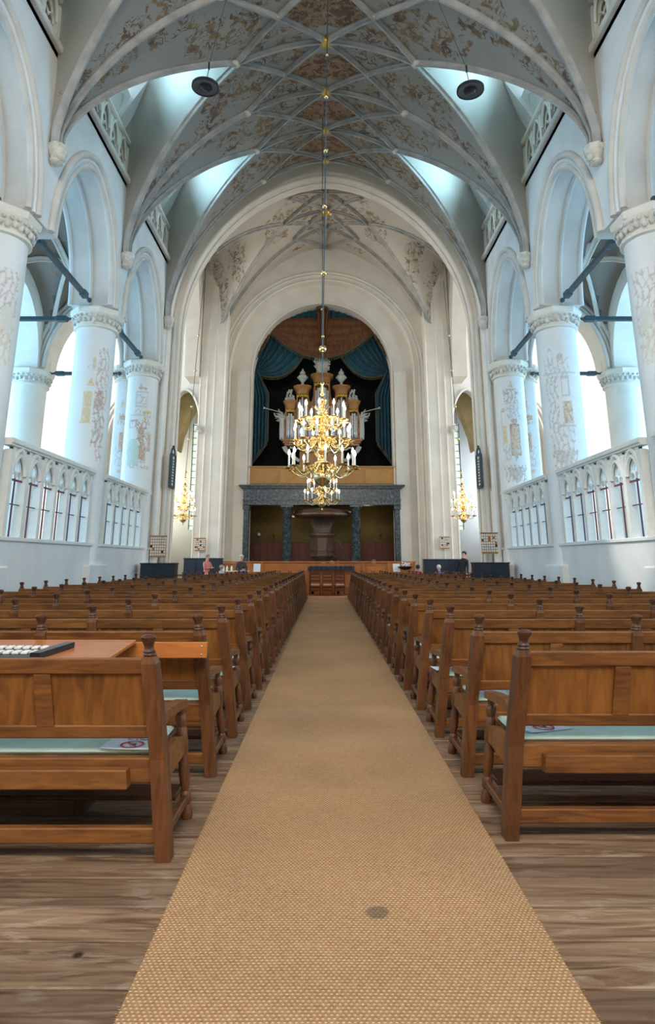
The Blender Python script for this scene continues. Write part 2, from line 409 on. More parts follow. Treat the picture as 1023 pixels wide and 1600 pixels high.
# ------------------------------------------------------------------ arcade walls, aisle walls
ASEG = [('s', -6, BAYS[0]+.6, 0)]
for i in range(4):
    ASEG.append(('a', BAYS[i]+.6, BAYS[i+1]-.6, 8.15, 10.95))
    if i < 3: ASEG.append(('s', BAYS[i+1]-.6, BAYS[i+1]+.6, 8.15))
ASEG.append(('s', BAYS[4]-.6, BAYS[4]+.5, 8.15))
walls = {}
def lean(s):
    return lambda x, y, z: (x-s*(.5+.60*(z-13.4)) if z > 13.4 else x-s*.5*max(0, (z-12.2)/1.2), y, z)
for s, side in ((-1, 'left'), (1, 'right')):
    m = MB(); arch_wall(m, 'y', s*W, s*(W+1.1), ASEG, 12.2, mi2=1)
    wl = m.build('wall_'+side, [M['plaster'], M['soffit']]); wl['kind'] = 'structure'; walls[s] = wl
    for i in range(4):
        a, b = BAYS[i]+.6, BAYS[i+1]-.6
        for k, (off, rr, dx) in enumerate(((.015, .07, .02), (.17, .055, .0), (.30, .085, -.03))):
            roll(arch_path('y', s*(W+dx), a, b, 8.15, 10.95, None, 28, off), rr, 'arch_moulding', wl, M['mould'] if k != 1 else M['plaster'])
        roll(arch_path('y', s*(W+1.1), a, b, 8.15, 10.95, None, 24, .02), .07, 'arch_moulding', wl, M['plaster'])
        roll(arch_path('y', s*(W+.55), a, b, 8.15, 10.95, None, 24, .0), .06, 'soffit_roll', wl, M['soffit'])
    # string courses
    for z, d, h_ in ((12.10, .13, .16), (12.30, .07, .07)):
        MB().box(s*(W-d), s*W, -6, 21, z, z+h_, bev=.02).build('string_course', M['mould'], wl)
    # low wall under the screens
    m = MB().box(s*5.9, s*6.6, -6, 20.9, 0, 1.85).box(s*5.86, s*6.64, -6, 20.9, 1.80, 1.88, bev=.015)
    lw = m.build('wall_'+side+'_low', M['plaster']); lw['kind'] = 'structure'
    # clerestory wall
    m = MB(); sg = [('s', -6, BAYS[0], 12.2)]
    for i in range(4):
        ym = (BAYS[i]+BAYS[i+1])/2
        sg += [('s', BAYS[i], ym-1.55, 12.2), ('s', ym-.85, ym+.85, 12.2), ('s', ym+1.55, BAYS[i+1], 12.2)]
        for q in (-1, 1): sg += [('a', ym+q*1.2-.35, ym+q*1.2+.35, 15.9, 16.5), ('s', ym+q*1.2-.35, ym+q*1.2+.35, 12.2, 14.6)]
    arch_wall(m, 'y', s*6.9, s*7.3, sg, 19.2)
    m.xf(lean(s))
    m.box(s*W, s*7.3, -6, 21, 12.0, 12.2)
    for y in BAYS: m.box(s*(W+.02), s*7.0, y-.16, y+.16, 12.2, 13.6)
    cw = m.build('wall_'+side+'_clerestory', M['transept']); cw['kind'] = 'structure'
    for i in range(4):
        ym = (BAYS[i]+BAYS[i+1])/2
        for q in (-1, 1):   # blind niche beside each window
            a_, b_ = ym+q*1.2-.30, ym+q*1.2+.30
            nm = MB(); nm.sweep(arch_path('y', s*6.88, a_, b_, 13.8, 14.4, 12.6, 14), [(c_*.05, d_*.05) for c_, d_ in ROLL]); nm.xf(lean(s)); nm.build('niche_moulding', M['plaster'], cw, 60)
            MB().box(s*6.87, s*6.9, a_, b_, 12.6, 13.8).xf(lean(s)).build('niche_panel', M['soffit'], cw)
        for q in (-1, 1):
            yw = ym+q*1.2
            g = MB().box(s*7.22, s*7.26, yw-.35, yw+.35, 14.6, 16.5).xf(lean(s))
            wo = g.build('window_%d' % (1+2*i+(q+1)//2+(8 if s > 0 else 0)), M['windowlit']); wo['kind'] = 'structure'
            for k in range(2): MB().box(s*7.14, s*7.18, yw-.12+.24*k-.010, yw-.12+.24*k+.010, 14.6, 16.4).xf(lean(s)).build('glazing_bar', M['iron'], wo)
            for k in range(6): MB().box(s*7.13, s*7.17, yw-.35, yw+.35, 14.8+.3*k-.010, 14.8+.3*k+.010).xf(lean(s)).build('glazing_bar', M['iron'], wo)
    # outer aisle wall + outer arcade
    MB().box(s*14, s*14.4, -6, 21, 0, 13).build('wall_'+side+'_outer', M['transept'])['kind'] = 'structure'
    m = MB(); sg = [('s', -6, BAYS[0]+.5, 0)]
    for i in range(4):
        sg += [('a', BAYS[i]+.6, BAYS[i+1]-.6, 7.9, 10.4)]
        if i < 3: sg += [('s', BAYS[i+1]-.6, BAYS[i+1]+.6, 7.9)]
    sg.append(('s', BAYS[4]-.6, BAYS[4]+.5, 7.9))
    arch_wall(m, 'y', s*9.9, s*10.7, sg, 12)
    ia = m.build('wall_'+side+'_aisle_arcade', M['plaster2']); ia['kind'] = 'structure'
    # transverse arches closing the aisles towards the transept
    m = MB()
    def sx(a, b): return (min(s*a, s*b), max(s*a, s*b))
    a, b = sx(7.1, 9.75); arch_wall(m, 'x', 20.1, 21.0, [('a', a, b, 7.95, 10.25)], 19)
    a2, b2 = sx(9.75, 10.85); arch_wall(m, 'x', 20.1, 21.0, [('s', a2, b2, 7.9)], 19)
    a3, b3 = sx(10.85, 13.6); arch_wall(m, 'x', 20.1, 21.0, [('a', a3, b3, 7.95, 10.25)], 19)
    a4, b4 = sx(13.6, 18); arch_wall(m, 'x', 20.1, 21.0, [('s', a4, b4, 0)], 19)
    a5, b5 = sx(6.9, 7.1); arch_wall(m, 'x', 20.1, 21.0, [('s', a5, b5, 7.9)], 19)
    tw = m.build('wall_'+side+'_transept_arches', M['plaster2']); tw['kind'] = 'structure'
    for aa, bb in ((a, b), (a3, b3)):
        for off, rr in ((.02, .07), (.18, .05), (.34, .08)):
            roll(arch_path('x', 20.08, aa, bb, 7.95, 10.25, None, 26, off), rr, 'arch_moulding', tw, M['mould'])
    # transept
    m = MB()
    m.box(s*18, s*18.4, 20.5, 30.2, 0, 19)
    o1, o2 = sx(6.3, 7.9); n1, n2 = sx(8.5, 10.9)
    e1, e2 = sx(4.9, 6.3); arch_wall(m, 'x', 29.7, 30.3, [('s', e1, e2, 0), ('a', o1, o2, 8.0, 9.9), ('s', *sx(7.9, 8.5), 0), ('a', n1, n2, 7.0, 9.5), ('s', *sx(10.9, 18.2), 0)], 19)
    te = m.build('wall_'+side+'_transept', M['transept']); te['kind'] = 'structure'
    roll(arch_path('x', 29.66, o1, o2, 8.0, 9.9, 0, 20), .07, 'arch_moulding', te, M['plaster'])
    for off, rr in ((.0, .06), (.22, .07), (.4, .05)):
        roll(arch_path('x', 29.66, n1, n2, 7.0, 9.5, 0, 20, off), rr, 'arch_moulding', te, M['plaster2'])
    MB().box(n1-.3, n1, 29.5, 29.75, 6.75, 7.05, bev=.03).box(n2, n2+.3, 29.5, 29.75, 6.75, 7.05, bev=.03).build('impost', M['carved'], te)
    MB().box(n1, n2, 30.05, 30.2, 0, 9.6).build('niche_back', M['plaster2'], te)
    # wall rib and corbel on the transept wall
    p = [(s*(5.9+1.35*(1-(k/20)**1.6)), 29.5, 14.5-4.6*(k/20)) for k in range(21)]
    p = [(s*(5.75+2.0*(1-cos(pi/2*(1-k/20)))), 29.5, 9.9+4.0*sin(pi/2*(1-k/20))) for k in range(21)]
    roll([(s*(6.15+1.2*(k/20)**1.8), 29.5, 10.6+3.9*(k/20)) for k in range(21)], .09, 'wall_rib', te, M['rib'])
    MB().ball((s*6.15, 29.5, 10.45), .16, 10, 6).build('corbel', M['carved'], te)
    # chapel beyond
    m = MB().box(s*4.5, s*11, 36, 36.3, 0, 14).box(s*10.7, s*11, 30.3, 36, 0, 14).box(s*4.2, s*4.5, 30.9, 36, 0, 14).box(s*4.2, s*11, 30.3, 36.3, 13, 13.3)
    ch = m.build('wall_'+side+'_chapel', M['transept']); ch['kind'] = 'structure'
    wx = s*7.55
    g = MB().box(wx-.45, wx+.45, 35.94, 35.98, 3.2, 9.5).build('window_%d' % (17 if s < 0 else 18), M['windowgreen']); g['kind'] = 'structure'
    for k in range(3): MB().box(wx-.46+.45*k, wx-.42+.45*k, 35.88, 35.94, 3.2, 9.5).build('glazing_bar', M['iron'], g)
    for k in range(16): MB().box(wx-.45, wx+.45, 35.88, 35.93, 3.4+.4*k, 3.43+.4*k).build('glazing_bar', M['iron'], g)
    # ochre rib springing inside the chapel
    m = MB(); m.prism([(s*a_, b_) for a_, b_ in ((7.72, 7.0), (7.80, 7.2), (8.1, 10.6), (6.0, 10.6), (6.75, 9.7), (7.25, 8.7), (7.55, 7.8), (7.66, 7.05))], 31.0, 31.9, 'y')
    m.build('vault_cone', M['ochre'], ch, 50)
    area('chapel_daylight', (s*9.8, 34.5, 5.5), (0, s*R(90), R(s*-20)), 5, 2, 140, COOL if s > 0 else (.95, .95, .78))
# unseen roof slab added to seal out sky light, aisle tops, back wall
m = MB().box(-18.5, 18.5, -6.5, 37, 19.6, 20)
m.build('ceiling_seal', M['plaster'])['kind'] = 'structure'
MB().box(-14.4, 14.4, -6.5, -6.1, 0, 19.6).build('wall_back', M['plaster'])['kind'] = 'structure'
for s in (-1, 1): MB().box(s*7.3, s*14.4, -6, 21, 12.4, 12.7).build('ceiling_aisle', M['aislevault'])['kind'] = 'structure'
# ------------------------------------------------------------------ columns
def mural_paint(me, cx, cy, r, items):
    at = me.color_attributes.new('mural', 'FLOAT_COLOR', 'POINT'); ac = atan2(-cy, -cx); data = []
    for v in me.vertices:
        d = (atan2(v.co.y, v.co.x)-ac+pi) % (2*pi)-pi; s_ = d*r; z = v.co.z; c = (.8, .8, .8, 0)
        for it in items:
            k, s0, z0, w_, h_, colr, al = it
            if k == 'r': ok = abs(s_-s0) < w_/2 and abs(z-z0) < h_/2
            elif k == 'e': ok = ((s_-s0)/(w_/2))**2+((z-z0)/(h_/2))**2 < 1
            elif k == 'o': q = ((s_-s0)/(w_/2))**2+((z-z0)/(h_/2))**2; ok = .45 < q < 1
            elif k == 't': ok = abs(z-z0) < h_/2 and abs(s_-s0) < w_/2*(.5+(z-z0)/h_)
            elif k == 'b': ok = abs(z-z0) < h_/2 and abs(s_-s0) < w_/2*(.5-(z-z0)/h_)
            elif k == 'f': ok = abs(s_-s0) < w_/2 and abs(z-z0) < h_/2 and abs(abs(s_-s0)-w_/2) < .035 or abs(s_-s0) < w_/2 and abs(abs(z-z0)-h_/2) < .035
            elif k == 'g': ok = abs(s_-s0) < w_/2 and abs(z-z0) < h_/2 and (sin(s_*52+sin(z*7+s0*9)*2.6) > .45 or sin(z*24+sin(s_*17+z0)*2.4) > .80)
            if ok: c = (*colr, al)
        data += c
    at.data.foreach_set('color', data)
OR, OC, RD, GY, GR, BR = (.62, .34, .17), (.70, .52, .22), (.52, .26, .20), (.50, .50, .49), (.52, .66, .56), (.42, .24, .15)
def column_mesh(r=.52, zt=7.72, dense=None, seg=48):
    prof = [(r+.10, 0), (r+.10, .5), (r+.04, .62), (r, .7)]
    if dense:
        z = dense[0]; prof.append((r, z))
        while z < dense[1]: z += .03; prof.append((r, z))
    prof += [(r*.99, zt)]
    return MB().lathe(prof, seg)
def capital(parent, r=.52, z=7.55, n=28):
    m = MB().lathe([(r-.02, z), (r+.07, z+.03), (r+.07, z+.08), (r+.01, z+.12), (r+.06, z+.28), (r+.15, z+.40)], 32)
    m.lathe([(r+.17, z+.40), (r+.20, z+.46), (r+.20, z+.55), (r+.14, z+.60)], 8, a0=pi/8, a1=pi/8+2*pi)
    c = m.build('capital', M['plaster2'], parent, 40)
    f = MB()
    for k in range(n):
        a = 2*pi*k/n; f.ball(((r+.07)*cos(a), (r+.07)*sin(a), z+.20+.03*(k % 2)), .058, 6, 4, sz=1.3)
        f.ball(((r+.12)*cos(a+.1), (r+.12)*sin(a+.1), z+.33), .045, 5, 3)
    f.build('leaf_carving', M['carved'], c, 60)['kind'] = 'stuff'
SIDE = {-1: 'left', 1: 'right'}
MUR = {
 (-1, 3): [('g', .28, 6.6, .35, .9, BR, .5), ('e', .02, 6.55, .10, .35, OC, .8), ('b', -.02, 6.05, .20, .22, OC, .9), ('o', .0, 6.42, .34, .14, GY, .7), ('g', .28, 6.1, .40, .8, RD, .55),
           ('r', -.08, 5.38, .20, .80, OC, .8), ('b', -.10, 5.02, .30, .2, OC, .8), ('e', .22, 5.5, .26, .5, RD, .75), ('b', .26, 5.0, .34, .8, GR, .6), ('g', .26, 5.05, .36, 1.5, BR, .7), ('e', .24, 5.78, .12, .14, BR, .85),
           ('g', .34, 4.4, .22, .9, RD, .6)],
 (1, 3): [('o', -.20, 6.75, .16, .5, GY, .7), ('e', .05, 6.72, .16, .24, BR, .5), ('g', -.05, 6.45, .7, .5, GY, .7), ('r', .0, 6.28, .9, .06, GY, .7), ('r', -.05, 6.18, .6, .03, BR, .5), ('g', -.22, 5.5, .34, 1.4, GY, .85), ('f', .12, 5.9, .22, .5, GY, .8),
          ('r', .14, 5.20, .26, .62, OC, .75), ('g', .14, 5.20, .26, .62, BR, .75), ('r', .12, 4.84, .4, .05, BR, .5), ('g', -.05, 4.5, .62, .9, GY, .8), ('t', -.02, 3.95, .7, .5, GY, .6), ('g', -.02, 3.95, .6, .5, BR, .55)],
 (-1, 4): [('e', -.06, 7.15, .16, .16, OR, .8), ('e', .08, 7.12, .12, .12, OR, .8), ('b', -.06, 7.3, .06, .2, OR, .7), ('r', .0, 7.02, .40, .035, GY, .8), ('o', -.1, 6.75, .26, .36, GY, .8), ('o', .08, 6.7, .16, .3, RD, .6), ('f', .0, 6.75, .42, .5, GY, .7),
           ('o', -.10, 6.3, .18, .2, BR, .8), ('e', .22, 6.32, .3, .12, OC, .85), ('r', .14, 6.2, .07, .3, OC, .8), ('g', .2, 6.1, .3, .5, OR, .8), ('e', -.22, 6.0, .34, .1, RD, .75), ('g', -.2, 5.9, .35, .3, RD, .7),
           ('e', .05, 5.55, .24, .62, OR, .85), ('b', .10, 5.15, .34, .9, OR, .85), ('g', .08, 5.3, .36, 1.4, BR, .8), ('r', .34, 5.3, .12, .62, OR, .8), ('g', .34, 5.3, .16, .7, BR, .7), ('e', -.20, 5.0, .42, .8, GR, .85), ('r', -.18, 4.7, .40, .42, GR, .85), ('g', .1, 4.45, .8, .12, BR, .5), ('f', -.05, 5.4, .62, 1.6, GY, .6), ('e', .36, 4.4, .14, .1, OC, .8)],
 (1, 4): [('b', .06, 7.3, .12, .32, OC, .85), ('o', .06, 7.2, .2, .1, OC, .8), ('r', .04, 7.1, .34, .04, BR, .6), ('o', -.16, 7.0, .14, .2, GY, .8), ('o', .24, 7.0, .12, .2, GY, .8), ('g', .04, 6.85, .46, .5, BR, .7), ('r', .02, 6.6, .6, .05, GY, .9), ('r', -.26, 6.4, .14, .16, OR, .85), ('g', .1, 6.3, .45, .5, GY, .85),
          ('e', .08, 6.0, .22, .16, BR, .6), ('r', .10, 5.35, .30, .95, OR, .80), ('g', .10, 5.35, .28, .9, OC, .7), ('e', .10, 5.98, .2, .2, RD, .7), ('f', .10, 5.35, .32, 1.0, BR, .9), ('r', -.24, 5.55, .12, .6, OC, .85), ('f', -.04, 5.7, .62, 1.4, GY, .6), ('g', -.2, 4.9, .25, .6, GY, .7), ('t', .08, 4.75, .2, .3, BR, .6), ('t', .05, 4.15, .66, .55, GY, .7), ('g', .05, 4.2, .7, .5, BR, .6), ('g', .05, 4.45, .85, .14, BR, .7)],
}
CX = 6.35
POSN = {0: 'beside the camera', 1: 'just ahead of the camera', 2: 'cut by the photo edge', 3: 'with faded murals, second before the crossing', 4: 'with painted figures, joined to the crossing pier'}
PL = {0: 'farthest back behind the pews', 1: 'nearest to the front pew end', 2: 'cut off by the picture edge, old paint traces on its shaft', 3: 'standing between the two tracery screens, faded mural facing the nave', 4: 'beside the crossing, painted with orange figures and urns'}
for s in (-1, 1):
    for i, y in enumerate(BAYS):
        yy = y-.2 if i == 4 else y-.25 if i == 2 else y
        c = thing('stone_column', 'round white plastered column on the %s, %s' % (SIDE[s], PL[i]), 'column', (s*(CX+(.13 if i == 2 else 0)), yy, 0), 0, 'nave columns')
        it = MUR.get((s, i))
        if i == 2: it = [('g', -s*.25, 6.1, .5, 1.6, BR, .5), ('g', -s*.3, 5.4, .4, .8, OC, .5), ('e', -s*.3, 5.9, .3, .5, (.66, .62, .52), .6)]
        r = .52 if i < 4 else .50
        m = column_mesh(r, dense=(3.3, 7.45) if it else None, seg=120 if it else 40)
        sh = m.build('shaft', M['mural'], c, 35)
        mural_paint(sh.data, s*CX, yy, r, it or [])
        capital(c, r)
        if i >= 2: MB().box(-.62, .62, -.62, .62, 0, 1.35, bev=.03).build('plinth', M['plaster'], c)
    # slimmer half column beside the crossing pier
    c = thing('respond_column', 'slim painted respond column behind the last %s column' % SIDE[s], 'column', (s*7.12, 20.75, 0))
    sh = column_mesh(.30, dense=(3.3, 7.45), seg=40).build('shaft', M['mural'], c, 35)
    mural_paint(sh.data, s*7.12, 20.75, .3, [('e', -.05, 6.75, .1, .3, OC, .8), ('o', -.05, 6.6, .16, .14, OC, .7), ('r', -.02, 6.25, .24, .16, OR, .85), ('g', -.02, 6.2, .3, .4, BR, .6), ('r', -.02, 5.4, .14, .7, OR, .85), ('g', 0, 4.9, .3, .7, GY, .7), ('e', .0, 4.4, .16, .12, OC, .7)])
    capital(c, .30, n=16)
    # outer arcade columns
    for i in (1, 2, 3, 4):
        c = thing('aisle_column', 'plain white aisle column on the %s, %s' % (SIDE[s], ['', 'farthest back', 'third from the transept', 'second from the transept', 'seen through the arch next to the transept'][i]), 'column', (s*10.3, BAYS[i]-(.2 if i == 4 else 0), 0), 0, 'aisle columns')
        column_mesh(.58, 7.4).build('shaft', M['plaster2'], c, 35); capital(c, .58, 7.25)
# ------------------------------------------------------------------ iron ties
def tie(p0, p1, label):
    p0, p1 = Vector(p0), Vector(p1); d = (p1-p0).normalized(); L = (p1-p0).length
    o = thing('iron_tie', label, 'tie bar', p0)
    q = p1-p0
    m = MB(); m.sweep([d*.22, d*.34, d*.62, q-d*.62, q-d*.34, q-d*.22], [(-.5, -.5), (.5, -.5), (.5, .5), (-.5, .5)], scale=None)
    m = MB()
    prof = [(-.5, -.5), (.5, -.5), (.5, .5), (-.5, .5)]
    pts = [d*.22, d*.30, d*.55, d*.60, q-d*.60, q-d*.55, q-d*.30, q-d*.22]; rs = [.05, .15, .15, .11, .11, .15, .15, .05]
    vs = []
    up = Vector((0, 0, 1)); sd = d.cross(up)
    for p, r in zip(pts, rs):
        for a, b in prof: vs.append(p+sd*a*r+up*b*r)
    fs = [(3, 2, 1, 0), (28, 29, 30, 31)]
    for i in range(7):
        for j in range(4): fs.append((i*4+j, i*4+(j+1) % 4, i*4+4+(j+1) % 4, i*4+4+j))
    m.add(vs, fs); m.build('bar', M['iron'], o)
    for e, sg in ((Vector((0, 0, 0)), 1), (q, -1)):
        h_ = MB(); h_.tube([e+d*sg*.0, e+d*sg*.24], .035, 6); h_.ball(e+d*sg*.06, .07, 8, 5); h_.build('hook', M['iron'], o, 50)
for s in (-1, 1):
    n_ = SIDE[s]
    for i in range(1, 4):
        tie((s*6.3, BAYS[i]+.55, 8.28), (s*6.3, BAYS[i+1]-.75, 8.2), 'dark iron tie bar running lengthwise on the %s, %s' % (n_, ['', 'nearest to the camera', 'above the nearer tracery screen', 'above the farther tracery screen'][i]))
    tie((s*6.92, BAYS[3], 8.0), (s*9.7, BAYS[3], 8.0), 'dark iron tie bar crossing the %s aisle from the middle column' % n_)
    tie((s*7.15, 20.3, 7.8), (s*9.7, 20.3, 7.8), 'dark iron tie bar crossing the %s aisle below the transept arch' % n_)
# ------------------------------------------------------------------ tracery screens
def screen_parts(root, L, n, z0, z1, dep, head, mats, rods=True, cusp=True):
    """runs along +y from the root; x is depth"""
    Mw = mats; pitch = L/n; mu = .115*pitch/.6
    mm = MB().box(-dep/2, dep/2, -mu/2, mu/2, z0, z1-head*.2, bev=mu*.25)
    me = mm.mesh('mullion', Mw)
    for k in range(n+1): place(me, 'mullion', root, None, (0, pitch*k, 0))
    a, b = mu/2-.002, pitch-mu/2+.002
    hm = MB(); arch_wall(hm, 'y', -dep*.22, dep*.22, [('a', a, b, z1-head, z1-.07)], z1, n=14, p=1.5)
    for sgn in (1,): hm.tube(arch_path('y', -dep*.3, a, b, z1-head, z1-.07, None, 14, 0, 1.5), mu*.36, 6)
    hm.tube(arch_path('y', dep*.3, a, b, z1-head, z1-.07, None, 14, 0, 1.5), mu*.36, 6)
    for dx_ in (-dep*.34,) if rods else (): hm.tube(arch_path('y', dx_, a+.03, b-.03, z1-head*1.02, z1-head*.35, None, 12, 0, 1.5), mu*.30, 6)
    for dx_ in (dep*.34,) if rods else (): hm.tube(arch_path('y', dx_, a+.03, b-.03, z1-head*1.02, z1-head*.35, None, 12, 0, 1.5), mu*.30, 6)
    if cusp:
        w2 = (b-a); zc = z1-head*.62
        for (c, hw) in ((a+w2*.27, w2*.24), (b-w2*.27, w2*.24)):
            hm.tube([(0, c-hw*cos(pi*j/8), z1-head*1.12+hw*1.1*sin(pi*j/8)) for j in range(9)], mu*.22, 5)
        hm.tube([(0, (a+b)/2-w2*.27*cos(pi*j/8), z1-head*.82+w2*.33*sin(pi*j/8)) for j in range(9)], mu*.24, 5)
    mh = hm.mesh('tracery_head', Mw)
    for k in range(n): place(mh, 'tracery_head', root, 40, (0, pitch*k, 0))
    MB().box(-dep*.75, dep*.75, -mu, L+mu, z1-.02, z1+.09, bev=.02).box(-dep*.55, dep*.55, -mu, L+mu, z1-.05, z1).build('top_rail', Mw, root)
    if rods:
        rm = MB().box(-.012, .012, pitch*.5-.012, pitch*.5+.012, z0, z1-head*1.1).mesh('iron_rod', rods)
        cb = MB().box(-.014, .014, mu/2, pitch-mu/2, z1-head*1.22, z1-head*1.22+.035).mesh('cross_bar', rods)
        c2 = MB().box(-.012, .012, mu/2, pitch-mu/2, z0+(z1-head-z0)*.52, z0+(z1-head-z0)*.52+.018).mesh('cross_bar', rods)
        for k in range(n):
            for q in (rm, cb, c2): place(q, q.name, root, None, (0, pitch*k, 0))
SP = {1: 'nearest to the camera', 2: 'tall nearer', 3: 'farther'}
for s in (-1, 1):
    for i in (1, 2, 3):
        L = 4.65-1.12
        if i == 3: L = 3.95
        if i == 2: L = 3.96
        t_ = thing('tracery_screen', 'white pointed tracery screen with %s rods, %s wall, %s' % ('red' if i < 3 else 'dark', SIDE[s], {1: 'out beside the front pews', 2: 'nearer of two', 3: 'farther of two'}[i]), 'screen',
                   (s*5.98, BAYS[i]+(.13 if i == 2 else .56), 1.86), 0, 'tracery screens')
        screen_parts(t_, L, 6, 0, 1.76, .17, .56, M['white'], M['rod'] if i < 3 else M['leadrod'])
    # triforium balustrades
    for i in range(4):
        t_ = thing('triforium_balustrade', 'pierced stone balustrade high on the %s wall, %s' % (SIDE[s], ['over the bay behind the camera', 'over the bay at the picture top', 'over the arch left of the mural column' if s < 0 else 'over the arch right of the mural column', 'over the last arch before the crossing'][i]), 'balustrade',
                   (s*(W+.10), BAYS[i]+.30, 12.28), 0, 'triforium balustrades')
        screen_parts(t_, 4.05, 6, 0, 1.12, .20, .62, M['plaster2'], None)
# ------------------------------------------------------------------ nave vault
class Vault:
    def __init__(s, W_, Zs, Zr, xn, Zc, p, eg): s.W, s.Zs, s.Zr, s.xn, s.Zc, s.p, s.eg = W_, Zs, Zr, xn, Zc, p, eg
    def B(s, x):
        q = min(1, abs(x)/s.W); return s.Zs+(s.Zr-s.Zs)*(1-q**s.p)**(1/s.p)
    def K(s, y): return 1
    def C(s, x):
        u = (abs(x)-s.xn)/(s.W-s.xn); b = s.B(s.xn); return b+(s.Zc-b)*min(1.15, u)**.9
    def g(s, x, half): return (half-s.eg)*max(0, (abs(x)-s.xn))/(s.W-s.xn)
    def cell(s, x, d, half):
        g = s.g(x, half)
        if g < 1e-4: return s.B(x)
        q = min(1, abs(d)/g); return s.B(x)+(s.C(x)-s.B(x))*(1-q**4.5)**.5
    def mesh(s, mb, y0, y1, cellsout=None, nx=20):
        ym, half = (y0+y1)/2, (y1-y0)/2
        xs = [s.xn*sin(pi/2*k/8) if 0 else s.xn*k/8 for k in range(9)]
        cen = [[(x, y0+(y1-y0)*j/20, s.B(x)) for j in range(21)] for x in [-v for v in xs[::-1]]+xs[1:]]
        mb.grid(cen)
        for sg in (-1, 1):
            X = [s.xn+(s.W-s.xn)*sin(pi/2*k/nx) for k in range(nx+1)]
            for a in (-1, 1):
                mb.grid([[(sg*x, ym+a*(s.g(x, half)+(half-s.g(x, half))*j/8), s.B(x)) for j in range(9)] for x in X])
            rows = [[(sg*x, ym+s.g(x, half)*(-cos(pi*j/18)), s.cell(x, s.g(x, half)*(-cos(pi*j/18)), half)) for j in range(19)] for x in X]
            if cellsout:
                rows.append([(sg*cellsout, p[1], p[2]) for p in rows[-1]])
            mb.grid(rows)
class NaveVault(Vault):
    def K(s, y): return min(1.13, max(.80, .865+.036*(y-13.5)))
NV = NaveVault(W, 9.9, 15.85, 2.4, 17.9, 1.7, .14)
def lift(vt, p): return (p[0], p[1], vt.Zs+(p[2]-vt.Zs)*vt.K(p[1]))
def paint_attr(me, fn):
    at = me.color_attributes.new('paint', 'FLOAT_COLOR', 'POINT'); d = []
    for v in me.vertices: r, g = fn(*v.co); d += (r, g, 0, 1)
    at.data.foreach_set('color', d)
YB = [-2.75]+BAYS
HB = 2.325
def blobs_for():
    sc, fg = [], []
    y = YB[0]
    while y < 21.5:
        k = round((y-BAYS[0])/HB)
        mid = k % 2 != 0
        fg.append((0, y+HB*.52, 1.05, .62))
        for s in (-1, 1):
            sc += [(s*1.25, y+.35, .85, .42), (s*1.25, y-.35, .85, .42), (s*2.35, y+HB*.5, .8, .62), (s*.95, y+HB*.85, .5, .3), (s*3.0, y+HB*.5, .5, .5)]
            if not mid: sc += [(s*3.5, y+.25, .5, .35), (s*4.3, y-.2, .4, .3), (s*3.4, y-.45, .45, .3), (s*4.7, y+.25, .5, .25), (s*5.2, y+.0, .5, .3)]
            else: sc += [(s*2.6, y, .3, .3)]
        y += HB
    return sc, fg
SB, FB = blobs_for()
def nave_paint(x, y, z):
    r = g = 0
    if (z-9.9)/NV.K(y)+9.9 > NV.B(x)+.15 : return (.25*math.exp(-((abs(x)-4.6)/.5)**2-(((y-BAYS[0])/HB % 2-1)/.3)**2) if abs(x) > 3 else 0, 0)
    for a, b, c, d in SB:
        if abs(y-b) < 1.6: r = max(r, .95*math.exp(-.9*(((x-a)/c)**4+((y-b)/d)**4)))
    for a, b, c, d in FB:
        if abs(y-b) < 1.3: g = max(g, .95*math.exp(-.9*(((x-a)/c)**4+((y-b)/d)**4)))
    return r, g
m = MB()
for i in range(len(YB)-1): NV.mesh(m, YB[i], YB[i+1], 6.95)
m.xf(lambda x, y, z: lift(NV, (x, y, z)))
# refine the crown for the paint mask by a finer grid already built; weld and shade smooth
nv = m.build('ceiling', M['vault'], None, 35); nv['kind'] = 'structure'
paint_attr(nv.data, nave_paint)
RIBP = [(-.065, .0), (-.065, .04), (-.03, .08), (-.024, .15), (.024, .15), (.03, .08), (.065, .04), (.065, 0)]
def rib(vt, plan, parent, y_off=0, prof=RIBP, mat=None, cx=0, n=16, name='rib'):
    """plan: two plan points (x,y); eased so that samples crowd towards the springing"""
    (x0, y0), (x1, y1) = plan; P = []
    for k in range(n+1):
        u = k/n
        if abs(abs(x1)-vt.W) < .3: u = sin(pi/2*u)
        x = x0+(x1-x0)*u; y = y0+(y1-y0)*u; P.append((x, y, vt.Zs+(vt.B(x)-vt.Zs)*vt.K(y)))
    if abs(abs(x1)-vt.W) < .3: P.append((x1, y1, vt.Zs+.05))
    m = MB(); m.sweep(P, prof, ref=lambda p: Vector((-p.x, 0, vt.Zs-1-p.z)))
    return m.build(name, mat or M['rib'], parent, 30)
def boss(p, r, mat, parent, star=False):
    m = MB().ball(p, r, 12, 6, sz=.6)
    if star:
        for k in range(10):
            a = 2*pi*k/10; q = Vector(p)+V(cos(a)*r*1.5, sin(a)*r*1.5, 0)
            m.tube([p, q], r*.3, 5, scale=lambda u: 1-.75*u)
    return m.build('boss', mat, parent, 50)
yk = YB[0]; xn = NV.xn
ny = int(round((BAYS[4]-YB[0])/HB))
